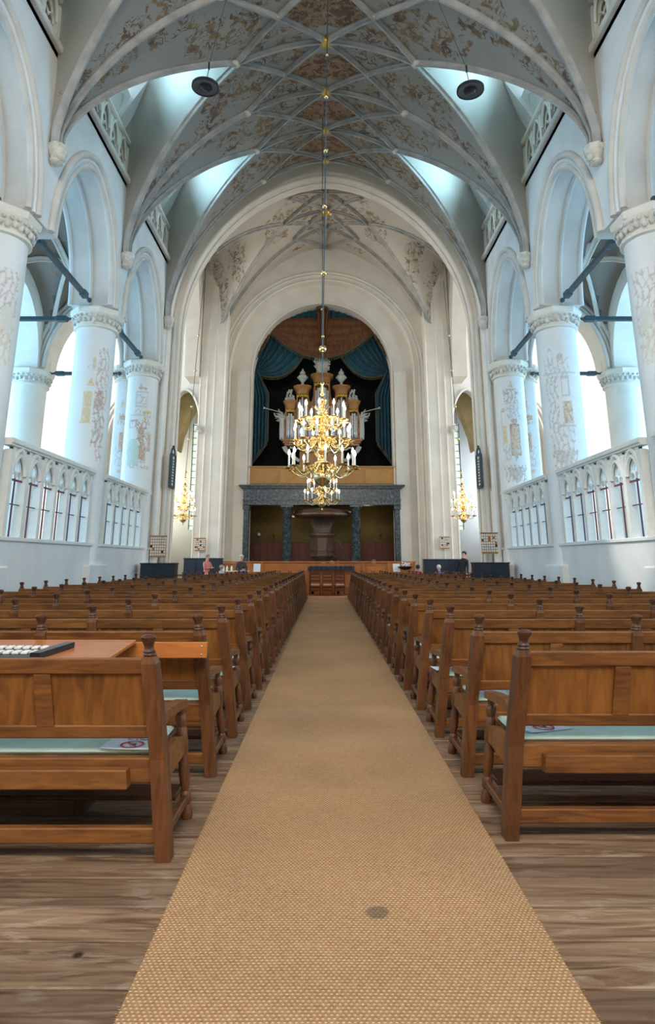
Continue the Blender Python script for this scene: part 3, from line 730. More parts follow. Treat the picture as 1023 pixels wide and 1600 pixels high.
for k in range(ny+1):
    y = YB[0]+HB*k; bound = k % 2 == 0
    rib(NV, ((0, y), (xn, y)), nv, n=8); rib(NV, ((0, y), (-xn, y)), nv, n=8)
    boss(lift(NV, (0, y, NV.Zr-.12)), .15, M['gold'], nv, True)
    for s in (-1, 1):
        boss(lift(NV, (s*xn, y, NV.B(xn)-.10)), .13, M['mould'], nv)
        if k < ny:
            h_ = y+HB/2
            for a in (y, y+HB):
                rib(NV, ((s*xn*.5, h_), (0, a)), nv, n=6); rib(NV, ((s*xn*.5, h_), (s*xn, a)), nv, n=6)
            boss(lift(NV, (s*xn*.5, h_, NV.B(xn*.5)-.10)), .07, M['mould'], nv)
        if bound:
            rib(NV, ((s*xn, y), (s*(W-.05), y)), nv, n=22)
            if k < ny: rib(NV, ((s*xn, y+HB), (s*(W-.05), y+.12)), nv, n=22)
            if k > 0: rib(NV, ((s*xn, y-HB), (s*(W-.05), y-.12)), nv, n=22)
            if 0 < k:
                c = MB().lathe([(.03, -.42), (.14, -.34), (.13, -.22), (.20, -.12), (.22, 0), (.20, .05)], 8, (s*(W-.13), y, 9.92))
                c.ball((s*(W-.24), y-.05, 9.68), .09, 8, 5).ball((s*(W-.2), y+.1, 9.75), .08, 8, 5); c.build('corbel', M['carved'], nv, 40)
# ------------------------------------------------------------------ crossing arches and vault
def nested_arch(y0, y1, hw, zs, zc, ztop, x1, name, mat, rolls, cx=0, yface=None, yout=7.2, p=1.75):
    m = MB(); arch_wall(m, 'x', y0, y1, [('s', -yout, cx-hw, 0), ('a', cx-hw, cx+hw, zs, zc), ('s', cx+hw, yout, 0)], ztop, n=36, p=p)
    o = m.build(name, mat); o['kind'] = 'structure'
    for off, rr, dy in rolls: roll(arch_path('x', y0+dy, cx-hw, cx+hw, zs, zc, 0, 36, off, p), rr, 'shaft_moulding', o, M['plaster2'])
    return o
nested_arch(20.9, 21.4, 5.74, 9.9, 17.0, 19.5, 7, 'wall_crossing_west', M['plaster2'], ((.02, .07, 0), (.22, .04, -.02)), yout=6.95)
nested_arch(21.4, 22.2, 5.50, 9.9, 16.35, 19.5, 7, 'wall_crossing_west_inner', M['plaster2'], ((.0, .08, 0), (-.04, .05, .4)), yout=6.95)
nested_arch(29.3, 29.9, 4.65, 10.8, 15.75, 19.5, 7, 'wall_organ', M['plaster2'], ((.0, .06, 0), (.25, .04, -.01), (.42, .06, -.01)), cx=-.2, yout=6.15, p=2.05)
nested_arch(29.9, 31.0, 3.6, 10.8, 14.7, 19.5, 7, 'wall_organ_inner', M['plaster2'], ((.0, .05, 0),), cx=-.2, yout=6.15, p=2.05)
for s in (-1, 1):
    m = MB(); arch_wall(m, 'y', s*6.2, s*6.9, [('s', 22.2, 22.5, 9.5), ('a', 22.5, 28.4, 10.2, 16.2), ('s', 28.4, 29.7, 10.2)], 19.5, n=30)
    m.box(s*4.9, s*6.15, 28.6, 29.7, 0, 17)
    o = m.build('wall_crossing_'+SIDE[s], M['plaster2']); o['kind'] = 'structure'
    for x, y, r in ((4.92, 28.64, .07), (5.45, 28.62, .05), (5.80, 28.62, .06), (6.13, 28.64, .06)):
        MB().tube([(s*x, y, 0), (s*x, y, 16)], r, 10).build('pier_shaft', M['plaster2'], o, 50)
    MB().ball((s*6.15, 28.5, 7.6), .17, 10, 6).ball((s*6.05, 28.45, 7.45), .12, 8, 5).build('corbel', M['carved'], o, 50)
    m = MB().box(s*6.9, s*18.4, 20.5, 30, 15.2, 15.5); m.build('ceiling_transept', M['plaster'])['kind'] = 'structure'
    # flat pilaster strips on the organ wall
    MB().box(-.2+s*3.68, -.2+s*4.30, 29.72, 29.92, 0, 10.9, bev=.03).build('trim_%d' % (1 if s < 0 else 2), M['plaster2'])['kind'] = 'structure'
    # west pier shafts
    m = MB()
    for x, y, r in ((5.80, 20.86, .09), (6.02, 20.85, .08), (5.62, 21.38, .08)):
        m.tube([(s*x, y, 0), (s*x, y, 10.2)], r, 10)
    m.build('trim_%d' % (3 if s < 0 else 4), M['plaster'], None, 50)['kind'] = 'structure'
CV = Vault(5.95, 10.4, 17.6, 2.0, 17.4, 1.7, .1)
m = MB(); CV.mesh(m, 22.2, 29.3, None)
cv = m.build('ceiling_crossing', M['vault2'], None, 35); cv['kind'] = 'structure'
CB = [(0, 25.75, 1.6, 1.0, 1), (0, 24.3, .9, .5, 0), (0, 27.3, .9, .6, 0), (2.0, 25.2, .9, .5, 0), (-2.0, 25.2, .9, .5, 0), (1.3, 24.2, .6, .4, 0), (-1.3, 24.2, .6, .4, 0), (2.4, 26.6, .6, .5, 0), (-2.4, 26.6, .6, .5, 0),
      (4.4, 27.6, .55, .4, 0), (-4.4, 27.6, .55, .4, 0), (5.3, 28.8, .5, .5, 0), (-5.3, 28.6, .5, .5, 0), (-5.0, 23.0, .5, .5, 0), (5.0, 23.0, .5, .5, 0), (4.2, 24.6, .6, .5, 0), (-4.2, 24.6, .6, .5, 0), (1.5, 28.6, .5, .3, 0), (-1.5, 28.6, .5, .3, 0)]
def cross_paint(x, y, z):
    r = 0
    for a, b, c, d, k in CB: r = max(r, .95*math.exp(-.9*(((x-a)/c)**4+((y-b)/d)**4)))
    return r, 0
paint_attr(cv.data, cross_paint)
yc, hh = 25.75, 3.55
def crib(a, b, n=20): rib(CV, (a, b), cv, n=n)
for s in (-1, 1):
    for q in (-1, 1):
        crib((s*2.0, yc), (s*5.9, yc+q*(hh-.1)), 24)
        crib((0, yc+q*1.5), (s*5.9, yc+q*(hh-.1)), 24)
        crib((0, yc+q*1.5), (s*2.0, yc), 8); crib((0, yc), (s*1.6, yc+q*1.75), 8); crib((0, yc+q*3.5), (s*1.6, yc+q*1.75), 8)
    crib((0, yc), (s*2.0, yc), 8)
crib((0, yc-hh), (0, yc+hh), 8)
boss((0, yc, CV.Zr-.12), .22, M['gold'], cv, True)
for s in (-1, 1):
    # transverse wall ribs that rise along the organ wall
    pass
# ------------------------------------------------------------------ aisle vaults
def aisle_vault(x0, x1, name):
    m = MB(); cx, w_ = (x0+x1)/2, abs(x1-x0)/2; ribs = []
    for i in range(4):
        y0, y1 = BAYS[i], BAYS[i+1]; cy, l_ = (y0+y1)/2, (y1-y0)/2
        def h(u, v): return 7.95+3.0*max(sqrt(max(0, 1-abs(u)**1.8)), sqrt(max(0, 1-abs(v)**1.8)))
        us = [-cos(pi*k/16) for k in range(17)]
        m.grid([[(cx+w_*u, cy+l_*v, h(u, v)) for v in us] for u in us])
        for q in (-1, 1): ribs.append([(cx+w_*u, cy+q*l_*u, h(u, u)) for u in us])
        ribs.append([(cx+w_*u, y1, 7.95+2.9*sqrt(max(0, 1-abs(u)**1.8))) for u in us])
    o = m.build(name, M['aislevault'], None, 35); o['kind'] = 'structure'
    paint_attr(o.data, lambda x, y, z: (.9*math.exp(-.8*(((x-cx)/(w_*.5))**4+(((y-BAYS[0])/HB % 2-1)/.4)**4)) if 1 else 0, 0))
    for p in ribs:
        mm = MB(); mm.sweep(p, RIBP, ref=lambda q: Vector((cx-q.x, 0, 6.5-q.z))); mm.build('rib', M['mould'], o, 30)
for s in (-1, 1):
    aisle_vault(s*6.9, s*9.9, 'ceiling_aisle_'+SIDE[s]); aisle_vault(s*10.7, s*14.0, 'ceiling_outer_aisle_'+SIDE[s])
# ------------------------------------------------------------------ carpet
ys = [1.2+.25*k for k in range(105)]
m = MB()
g = [[(-.68+(1.56)*j/8+(-.0015*(y-3) if 1 else 0), y, .008+.004*sin(y*1.7+j)*.3) for j in range(9)] for y in ys]
m.grid(g)
c0 = len(m.v)
m.grid([[(g[i][0][0], g[i][0][1], -.01) for i in range(len(g))], [(g[i][0][0], g[i][0][1], g[i][0][2]) for i in range(len(g))]])
m.grid([[(g[i][8][0], g[i][8][1], -.01) for i in range(len(g))], [(g[i][8][0], g[i][8][1], g[i][8][2]) for i in range(len(g))]])
rt = thing('carpet_runner', 'long beige woven sisal runner down the middle aisle with a round stain', 'carpet')
m.build('woven_field', M['carpet'], rt, 60)
fm = MB(); q_ = random.Random(5)
for s in (0, 8):
    for k in range(900):
        y = 1.5+k*.0105; x = g[0][s][0]-.0015*(y-1.2); sg = -1 if s == 0 else 1; L = q_.uniform(.004, .022)
        fm.add([(x, y, .004), (x, y+.005, .004), (x+sg*L, y+q_.uniform(-.006, .012), .001)], [(0, 1, 2)])
fr = fm.build('frayed_edge', M['carpet'], rt); fr['kind'] = 'stuff'
# ------------------------------------------------------------------ pews (built once per side, copied row by row)
PLEN, NSEG = 4.78, 4
SEG = PLEN/NSEG
def lean_y(z):                      # the back leans towards the camera above the seat
    return -.0 if z < .46 else -.10*((z-.46)/.6)
def make_pew(s, name='church_pew', spl=.12, NSEG=NSEG):
    PLEN = SEG*NSEG
    root = bpy.data.objects.new(name, None); COL.objects.link(root); root.empty_display_size = .1
    def X(x, y, z):                 # splay of the aisle end, then side
        return (s*(x+spl*z*(1-x/PLEN)), y, z)
    def XL(x, y, z): return X(x, y+lean_y(z), z)
    h = .04
    def bb(x0, x1, y0, y1, z0, z1, bev=.006, nx=1):
        return MB().box(x0, x1, y0, y1, z0, z1, bev=bev)
    for k in range(NSEG+1):
        x = k*SEG if k else .04
        if k == NSEG: x = PLEN-.04
        m = MB(); zs = (0, .2, .46, .7, .93, .965)
        vs = []; 
        for z in zs:
            e = .004 if z in (0,) else .012 if z == .965 else 0
            vs += [(x-h+e, -.045+e, z), (x+h-e, -.045+e, z), (x+h-e, .045-e, z), (x-h+e, .045-e, z)]
        fs = [(3, 2, 1, 0), (20, 21, 22, 23)]+[(4*i+j, 4*i+(j+1) % 4, 4*i+4+(j+1) % 4, 4*i+4+j) for i in range(5) for j in range(4)]
        m.add(vs, fs).xf(XL); p = m.build('post', M['oakz'], root)
        f = MB().lathe([(.030, .962), (.036, .972), (.031, .982), (.034, .990), (.026, 1.0), (.024, 1.012), (.030, 1.03), (.040, 1.052), (.041, 1.060), (.034, 1.068), (.018, 1.074), (.002, 1.076)], 14, (x, 0, 0))
        f.xf(XL).build('finial', M['oakd'], p, 40)
        # turned front leg
        if k in (0, NSEG-2, NSEG):
            fy = .50; xx = x
            prof = [(.030, 0), (.036, .03), (.028, .06), (.022, .075), (.033, .09), (.033, .13), (.022, .145), (.028, .17), (.034, .23), (.030, .30), (.022, .335), (.030, .35), (.034, .36), (.034, .47), (.026, .485), (.033, .51), (.036, .53), (.030, .55), (.020, .56), (.026, .575), (.024, .60)]
            if k == NSEG-2: prof = [q for q in prof if q[1] < .36]
            MB().lathe(prof, 12, (xx, fy, 0)).xf(X).build('front_leg', M['oakz'], root, 40)
            MB().box(xx-.018, xx+.018, .03, fy-.02, .085, .125, bev=.005).xf(X).build('end_stretcher', M['oakz'], root)
        if k in (0, NSEG):
            # side panel under the arm and the arm itself
            MB().prism([(.035, .33), (.475, .35), (.475, .44), (.30, .475), (.035, .45)], x-.017, x+.017, 'x').xf(X).build('side_panel', M['oak'], root)
            a = MB(); pr = [(-.02, .60), (.10, .625), (.40, .60), (.55, .585), (.555, .61), (.54, .628), (.40, .645), (.10, .668), (-.02, .645)]
            a.prism(pr, x-.036, x+.036, 'x').xf(X).build('armrest', M['oak'], root)
    def long(x0, x1, y0, y1, z0, z1, nm, mat, fn=XL, bev=.006):
        m = MB().box(x0, x1, y0, y1, z0, z1, bev=bev); return m.xf(fn).build(nm, mat, root)
    for k in range(NSEG):
        a, b = (k*SEG+.04 if k else .08), (k+1)*SEG-.04
        if k == NSEG-1: b = PLEN-.08
        long(a, b, -.022, .022, .875, .955, 'top_rail', M['oak'])
        long(a, b, -.018, .020, .558, .622, 'lower_rail', M['oak'])
        c = (a+b)/2
        long(c-.045, c+.045, -.020, .020, .612, .878, 'muntin', M['oak'], bev=.006)
        long(a-.005, c-.033, -.004, .008, .605, .885, 'back_panel', M['oakp'], bev=.002)
        long(c+.033, b+.005, -.004, .008, .605, .885, 'back_panel', M['oakp'], bev=.002)
        for q in (a+.012, b-.012): long(q-.012, q+.012, -.012, .014, .612, .878, 'stile', M['oakp'], bev=.003)
    # seat
    long(.08, PLEN-.08, .03, .52, .44, .462, 'seat_board', M['oak'], X)
    long(.085, PLEN-.085, .035, .50, .463, .492, 'seat_cushion', M['mint'], X, .012)
    long(.08, PLEN-.08, -.02, .02, .345, .462, 'seat_rail', M['oak'], X)
    long(.19, PLEN-.12, -.085, -.022, .335, .425, 'book_board', M['oak'], X)
    long(.08, PLEN-.08, .46, .50, .36, .44, 'front_rail', M['oakd'], X)
    long(.08, PLEN-.08, -.025, .025, .075, .145, 'stretcher', M['oak'], X)
    long(.08, PLEN-.08, .42, .62, .115, .14, 'foot_board', M['oakd'], X)
    return root
pew_first = {s: make_pew(s, 'church_pew', .12) for s in (-1, 1)}
pew_short = {s: make_pew(s, 'church_pew', .12, 3) for s in (-1, 1)}
NROW = 23
SHORT = 16
ROWY = [3.71+.967*k for k in range(NROW)]
def inner(s, k): return (.95-.055*min(1, k/4)-.02*k/24) if s > 0 else -(.765-.03*min(1, k/4)-.005*k/24)
import copy as _cp
PEWS = {}
for s in (-1, 1):
    for k in range(NROW):
        src = (pew_first if k < SHORT else pew_short)[s]
        o = src if k in (0, SHORT) else copy_tree(src)
        y = ROWY[k]
        if s < 0: y = 3.47 if k == 0 else 4.69+.96*(k-1)+(.007*(k-1))
        o.location = (inner(s, k), y, 0); PEWS[(s, k)] = o
        ex = ''
        if k == 0: ex = ' nearest to the camera'
        elif k == NROW-1: ex = ' farthest away'
        lab = 'oak pew with mint cushions %s of the carpet, %s row%s' % (SIDE[s], ORD[k] if k < NROW-1 else 'last', ex)
        tag(o, lab, 'pew', 'oak pews facing the organ')
# ------------------------------------------------------------------ reading desk behind the first left pew
d = thing('reading_desk', 'orange wooden desk top built between the first two left pews', 'desk', (0, 0, 0))
MB().box(-4.6, -.83, 4.50, 4.53, .79, .895, bev=.004).build('back_board', M['orange'], d)
m = MB().box(-4.6, -1.32, 3.74, 4.48, .835, .862, bev=.005); m.xf(lambda x, y, z: (x, y, z+(y-3.72)*.07)).build('desk_top', M['orange'], d)
for x in (-4.4, -2.9, -1.45): MB().box(x-.03, x+.03, 4.0, 4.3, 0, .84, bev=.004).build('desk_leg', M['oakd'], d)
for q in (0, 1): MB().ball((-.865, 4.498, .815+.055*q), .006, 6, 4).build('screw', M['pipe'], d)
c = thing('mixing_console', 'black audio console with white sliders let into the orange desk', 'console', (-1.98, 4.05, .887))
tl = lambda x, y, z: (x, y, z+y*.07)
MB().box(-.75, .26, -.16, .14, .0, .012, bev=.003).xf(tl).build('panel', M['blackgloss'], c)
MB().prism([(.20, -.16), (.26, -.16), (.34, .16), (.28, .16)], .0, .035, 'z').xf(tl).build('raised_edge', M['blackgloss'], c)
for j in range(7): MB().box(-.16+.055*j, -.12+.055*j, .04, .09, .012, .028, bev=.003).xf(tl).build('button', M['white'], c)
for j in range(7): MB().box(-.16+.055*j, -.12+.055*j, -.10, -.04, .012, .028, bev=.003).xf(tl).build('button', M['white'], c)
MB().box(-.68, -.30, -.06, .04, .012, .016).xf(tl).build('display', M['navy'], c)
# ------------------------------------------------------------------ notices on the seats
def text_mesh(txt, size, mat, parent, loc, rz=0, ext=.0004, align='CENTER', rx=0):
    cu = bpy.data.curves.new('lettering', 'FONT'); cu.body = txt; cu.size = size; cu.extrude = ext; cu.align_x = align; cu.resolution_u = 2
    t_ = bpy.data.objects.new('lettering', cu); COL.objects.link(t_)
    me = bpy.data.meshes.new_from_object(t_); bpy.data.objects.remove(t_); bpy.data.curves.remove(cu)
    me.materials.clear(); me.materials.append(mat)
    o = bpy.data.objects.new('lettering', me); COL.objects.link(o); o.parent = parent; o.location = loc; o.rotation_euler = (rx, 0, rz); return o
def notice(x, y, rz, label):
    n = thing('seat_notice', label, 'notice', (x, y, .4945), rz, 'printed notices on the pew seats')
    m = MB(); w_, h_ = .148, .105
    m.grid([[(-w_+2*w_*i/8, -h_+2*h_*j/6, .0012+.006*max(0, (i/8-.6))**2*4) for i in range(9)] for j in range(7)]); m.build('sheet', M['paper'], n, 60)
    rg = MB()
    for k in range(36):
        a0, a1 = 2*pi*k/36, 2*pi*(k+1)/36
        q = lambda r, a: (r*cos(a), .028+r*sin(a), .005)
        rg.add([q(.050, a0), q(.062, a0), q(.062, a1), q(.050, a1)], [(0, 1, 2, 3)])
    rg.add([(-.04, .064, .0052), (-.032, .070, .0052), (.042, -.006, .0052), (.034, -.014, .0052)], [(0, 1, 2, 3)])
    rg.build('prohibition_ring', M['red'], n)
    MB().add([(-.022, .012, .0048), (.022, .012, .0048), (.022, .024, .0048), (-.022, .024, .0048), (-.018, .024, .0048), (-.008, .024, .0048), (-.008, .05, .0048), (-.018, .05, .0048)], [(0, 1, 2, 3), (4, 5, 6, 7)]).build('seat_symbol', M['black'], n)
    text_mesh('deze rij niet', .022, M['black'], n, (0, -.062, .005)); text_mesh('gebruiken a.u.b.', .022, M['black'], n, (0, -.088, .005))
notice(-1.03, 3.585, pi-.06, 'white notice with red ring on the first left pew seat')
notice(1.27, 3.93, pi+.35, 'white notice with red ring on the first right pew seat')
notice(1.20, 4.93, pi-.2, 'white notice with red ring on the second right pew seat')
notice(1.12, 5.92, pi+.1, 'white notice with red ring on the third right pew seat')
notice(-1.0, 5.95, pi-.15, 'white notice with red ring on the third left pew seat')
notice(1.1, 9.75, pi-.1, 'white notice with red ring on a pew seat farther right')
# ------------------------------------------------------------------ space behind the organ arch
m = MB().box(-4.6, 4.2, 33.2, 33.4, 0, 5).box(-4.4, -4.2, 31, 33.2, 0, 5).box(3.8, 4.0, 31, 33.2, 0, 5)
o = m.build('wall_back_below_gallery', M['olive']); o['kind'] = 'structure'
for k in range(24):
    x = -4.15+k*.34; MB().box(x, x+.33, 33.1, 33.2, 0, 2.35, bev=.012).build('wainscot_board', M['redwood'], o)
MB().box(-4.2, 3.9, 33.07, 33.2, 2.35, 2.42).build('wainscot_cap', M['redwood'], o)
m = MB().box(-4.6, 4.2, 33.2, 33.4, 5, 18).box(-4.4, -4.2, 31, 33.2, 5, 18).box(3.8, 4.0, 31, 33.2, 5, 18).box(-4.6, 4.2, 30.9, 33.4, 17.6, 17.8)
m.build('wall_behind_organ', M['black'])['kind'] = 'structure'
# ------------------------------------------------------------------ organ gallery on marble columns
gl = thing('organ_gallery', 'orange wooden gallery on a veined green marble beam and columns under the organ', 'gallery', (-.2, 29.9, 0))
E_ = MB().box(-3.80, 3.80, -.35, .35, 4.07, 4.83).box(-3.84, 3.84, -.39, .39, 4.28, 4.32)
E_.build('marble_beam', M['marble'], gl)
m = MB(); 
for z0, z1, e in ((4.83, 4.88, .08), (4.88, 4.95, .14), (4.95, 5.02, .22)): m.box(-3.80-e, 3.80+e, -.35-e, .45, z0, z1, bev=.01)
m.build('cornice', M['marble'], gl)
m = MB().box(-3.62, 3.62, .1, 3.2, 4.90, 5.02); m.build('gallery_floor', M['oakd'], gl)
for x in (-1.68, 1.66):
    c = MB().lathe([(.30, 0), (.30, .12), (.26, .16), (.235, .22), (.235, .3), (.205, 3.78), (.22, 3.8), (.22, 3.86), (.25, 3.92), (.28, 4.0)], 20, (x, 0, 0)).box(x-.3, x+.3, -.3, .3, 3.98, 4.07)
    c.build('marble_column', M['marble'], gl, 40)
for x in (-3.66, 3.66):
    MB().box(x-.12, x+.12, -.2, .2, 0, 3.85).box(x-.16, x+.16, -.24, .24, 3.85, 4.07, bev=.02).box(x-.16, x+.16, -.24, .24, 0, .15).build('marble_pilaster', M['marble'], gl)
MB().box(-3.58, 3.58, -.02, .10, 5.02, 5.93).build('parapet', M['gallery'], gl)
for k in range(5):
    x = -3.5+k*1.4
    MB().box(x+.06, x+1.34, -.05, -.02, 5.14, 5.82, bev=.012).build('parapet_panel', M['gallery'], gl)
MB().box(-3.62, 3.62, -.08, .14, 5.93, 6.0, bev=.01).build('hand_rail', M['gallery'], gl)
# ------------------------------------------------------------------ organ
OY = 31.3; F_ = OY/29.6
def OZ(z): return 1.45+(z-1.45)*1.05
og = thing('pipe_organ', 'pipe organ with wooden towers, white carvings and tin pipes on the gallery', 'organ', (-.2*F_, OY, 0))
def oc(s_, x): return s_*x*F_
def tower(cx, hw, z0, z1, flare, top):
    m = MB(); d = .35
    # case frame: two stiles, base, entablature
    r = hw*F_
    m.box(cx-r, cx-r+.07, -d*.3, .5, OZ(z0), OZ(z1)).box(cx+r-.07, cx+r, -d*.3, .5, OZ(z0), OZ(z1)).box(cx-r, cx+r, .35, .5, OZ(z0), OZ(z1))
    m.build('tower_frame', M['case'], og)
    m = MB(); prof = [(0, 0), (.0, .10), (.03, .14), (.03, .22), (.08, .30), (.14, .36), (.20, .42), (.20, .47)]
    sc = flare/.20
    pts = []
    vs = []; n = 12
    for o_, z in prof:
        e = o_*sc
        for k in range(n+1):
            a = pi*k/n; vs.append((cx-(r+e)*cos(a), -.05-(r*.75+e)*sin(a), OZ(z1)-.10+z))
        vs += [(cx+r+e, .5, OZ(z1)-.10+z), (cx-r-e, .5, OZ(z1)-.10+z)]
    w_ = n+3; fs = [(i*w_+j, i*w_+(j+1) % w_, (i+1)*w_+(j+1) % w_, (i+1)*w_+j) for i in range(len(prof)-1) for j in range(w_)]
    fs += [tuple(range(w_-1, -1, -1)), tuple((len(prof)-1)*w_+j for j in range(w_))]
    m.add(vs, fs); m.build('tower_cornice', M['case'], og, 35)
    # base
    m = MB(); vs = []
    for z in (OZ(z0)-.02, OZ(z0)+.12):
        for k in range(n+1):
            a = pi*k/n; vs.append((cx-r*cos(a), -.05-r*.75*sin(a), z))
        vs += [(cx+r, .5, z), (cx-r, .5, z)]
    m.add(vs, [tuple(range(w_-1, -1, -1)), tuple(w_+j for j in range(w_))]+[(j, (j+1) % w_, w_+(j+1) % w_, w_+j) for j in range(w_)])
    m.build('tower_base', M['case'], og)
    npipe = 5 if hw > .33 else 4 if hw < .27 else 5
    for k in range(npipe):
        a = pi*(k+.5)/npipe; x = cx-(r-.11)*cos(a); y = -.05-(r*.7-.06)*sin(a); rr = r*.78/npipe*1.05
        m = MB().lathe([(rr*.3, OZ(z0)+.12), (rr, OZ(z0)+.42), (rr, OZ(z0)+.55), (rr, OZ(z1)-.28-.12*abs(k-(npipe-1)/2))], 10, (x, y, 0))
        m.build('organ_pipe', M['pipe'], og, 40)
    m = MB()
    for k in range(14):
        a = pi*(k+.5)/14; m.ball((cx-(r-.06)*cos(a), -.07-(r*.7)*sin(a), OZ(z1)-.16-.06*(k % 2)), .055, 6, 4)
    m.build('gilt_carving', M['gold'], og, 50)
for cx, hw, z1, fl in ((0, .40, 10.32, .20), (-.98, .30, 9.72, .17), (.98, .30, 9.72, .17), (-1.58, .25, 8.95, .12), (1.58, .25, 8.95, .12)):
    tower(oc(1, cx), hw, 7.25, z1, fl, None)
for s in (-1, 1):
    # flats between the towers with a scooped top
    a, b = s*.42*F_, s*.68*F_
    pr = [(a, OZ(7.25)), (b, OZ(7.25)), (b, OZ(9.75)), (b-(b-a)*.25, OZ(9.3)), (a+(b-a)*.4, OZ(9.28)), (a+(b-a)*.1, OZ(9.6)), (a, OZ(10.2))]
    MB().prism(pr, .0, .3, 'y').build('scooped_flat', M['case'], og)
    MB().box(s*1.26*F_, s*1.36*F_, 0, .3, OZ(7.25), OZ(8.9)).build('flat', M['case'], og)
    for k in range(4):
        x = a+(b-a)*(.14+.24*k); MB().lathe([(.012, OZ(7.4)), (.032, OZ(7.6)), (.032, OZ(9.05-.1*k if 1 else 9))], 8, (x, -.05, 0)).build('organ_pipe', M['pipe'], og, 40)
    # urns
    m = MB().lathe([(.17, 0), (.17, .06), (.10, .10), (.06, .2), (.13, .30), (.24, .42), (.27, .52), (.22, .60), (.12, .68), (.16, .74), (.12, .84), (.04, .92), (.05, .97), (.005, 1.02)], 14, (s*.98*F_, .0, OZ(10.08)))
    for k in range(8): m.ball((s*.98*F_+.24*cos(k*pi/4), .24*sin(k*pi/4), OZ(10.08)+.5), .06, 6, 4)
    m.build('carved_urn', M['cream'], og, 50)
    # carved finial on the outer tower
    m = MB(); q_ = random.Random(9)
    m.box(s*1.58*F_-.24, s*1.58*F_+.24, -.1, .1, OZ(9.30), OZ(9.38))
    for k in range(30):
        u = q_.uniform(-1, 1); v_ = q_.random(); m.ball((s*1.58*F_+u*.26*(1-.5*v_), q_.uniform(-.08, .08), OZ(9.4)+v_*.52), q_.uniform(.045, .075), 6, 4)
    m.build('carved_foliage', M['cream'], og, 50)
    m = MB()
    m.sweep([(s*(2.0-.42*u**1.3)*F_, .05, OZ(8.6)-u*1.2+.08*sin(u*9)) for u in [k/10 for k in range(11)]] and [(s*(1.84+.10*sin(u*7))*F_, .1, OZ(7.35)+u*1.2) for u in [k/10 for k in range(11)]], [(-.08, -.03), (.08, -.03), (.08, .03), (-.08, .03)], ref=lambda p: (0, -1, 0), scale=lambda u: 1.1-.7*u)
    m.build('side_scroll', M['cream'], og, 40)
    # brackets under the ledge
    m = MB().sweep([(s*(1.85-.75*(u**1.5))*F_, .0, OZ(6.95)-u*.75) for u in [k/8 for k in range(9)]], [(-.25, -.12), (.25, -.12), (.25, .12), (-.25, .12)], ref=lambda p: (1, 0, 0), scale=lambda u: 1-.4*u)
    m.build('console_bracket', M['cream'], og, 40)
m = MB(); q_ = random.Random(4)
m.lathe([(.02, -.5), (.26, -.3), (.32, 0), (.26, .3), (.02, .5)], 14, (0, 0, OZ(11.33)))
for k in range(110):
    a = q_.uniform(0, 2*pi); rr = sqrt(q_.uniform(.2, 1)); m.ball((.36*rr*cos(a), q_.uniform(-.1, .1), OZ(11.33)+.56*rr*sin(a)), q_.uniform(.05, .085), 6, 4)
m.lathe([(.28, 0), (.26, .1), (.12, .14)], 10, (0, 0, OZ(10.72)))
m.xf(lambda x, y, z: (x*1.15, y, z))
m.build('carved_crest', M['cream'], og, 50)
m = MB(); 
for z0, z1, e in ((6.95, 7.06, .0), (7.06, 7.16, .07), (7.16, 7.25, .15)): m.box(-(1.82+e)*F_, (1.82+e)*F_, -.42-e, .55, OZ(z0), OZ(z1), bev=.01)
m.build('ledge', M['case'], og)
MB().box(-1.15, 1.15, -.15, .5, 5.02, OZ(6.95)).build('lower_case', M['case'], og)
for k in range(3): MB().box(-1.05+k*.72, -.43+k*.72, -.19, -.15, 5.6, OZ(6.6), bev=.02).build('case_panel', M['case'], og)
m = MB(); q_ = random.Random(2)
for k in range(36): m.ball((-1.6+3.2*k/35, -.50, OZ(6.80)-.12*sin(pi*k/35)*1.0+q_.uniform(-.04, .04)), .06, 6, 4)
m.build('carved_garland', M['cream'], og, 50)
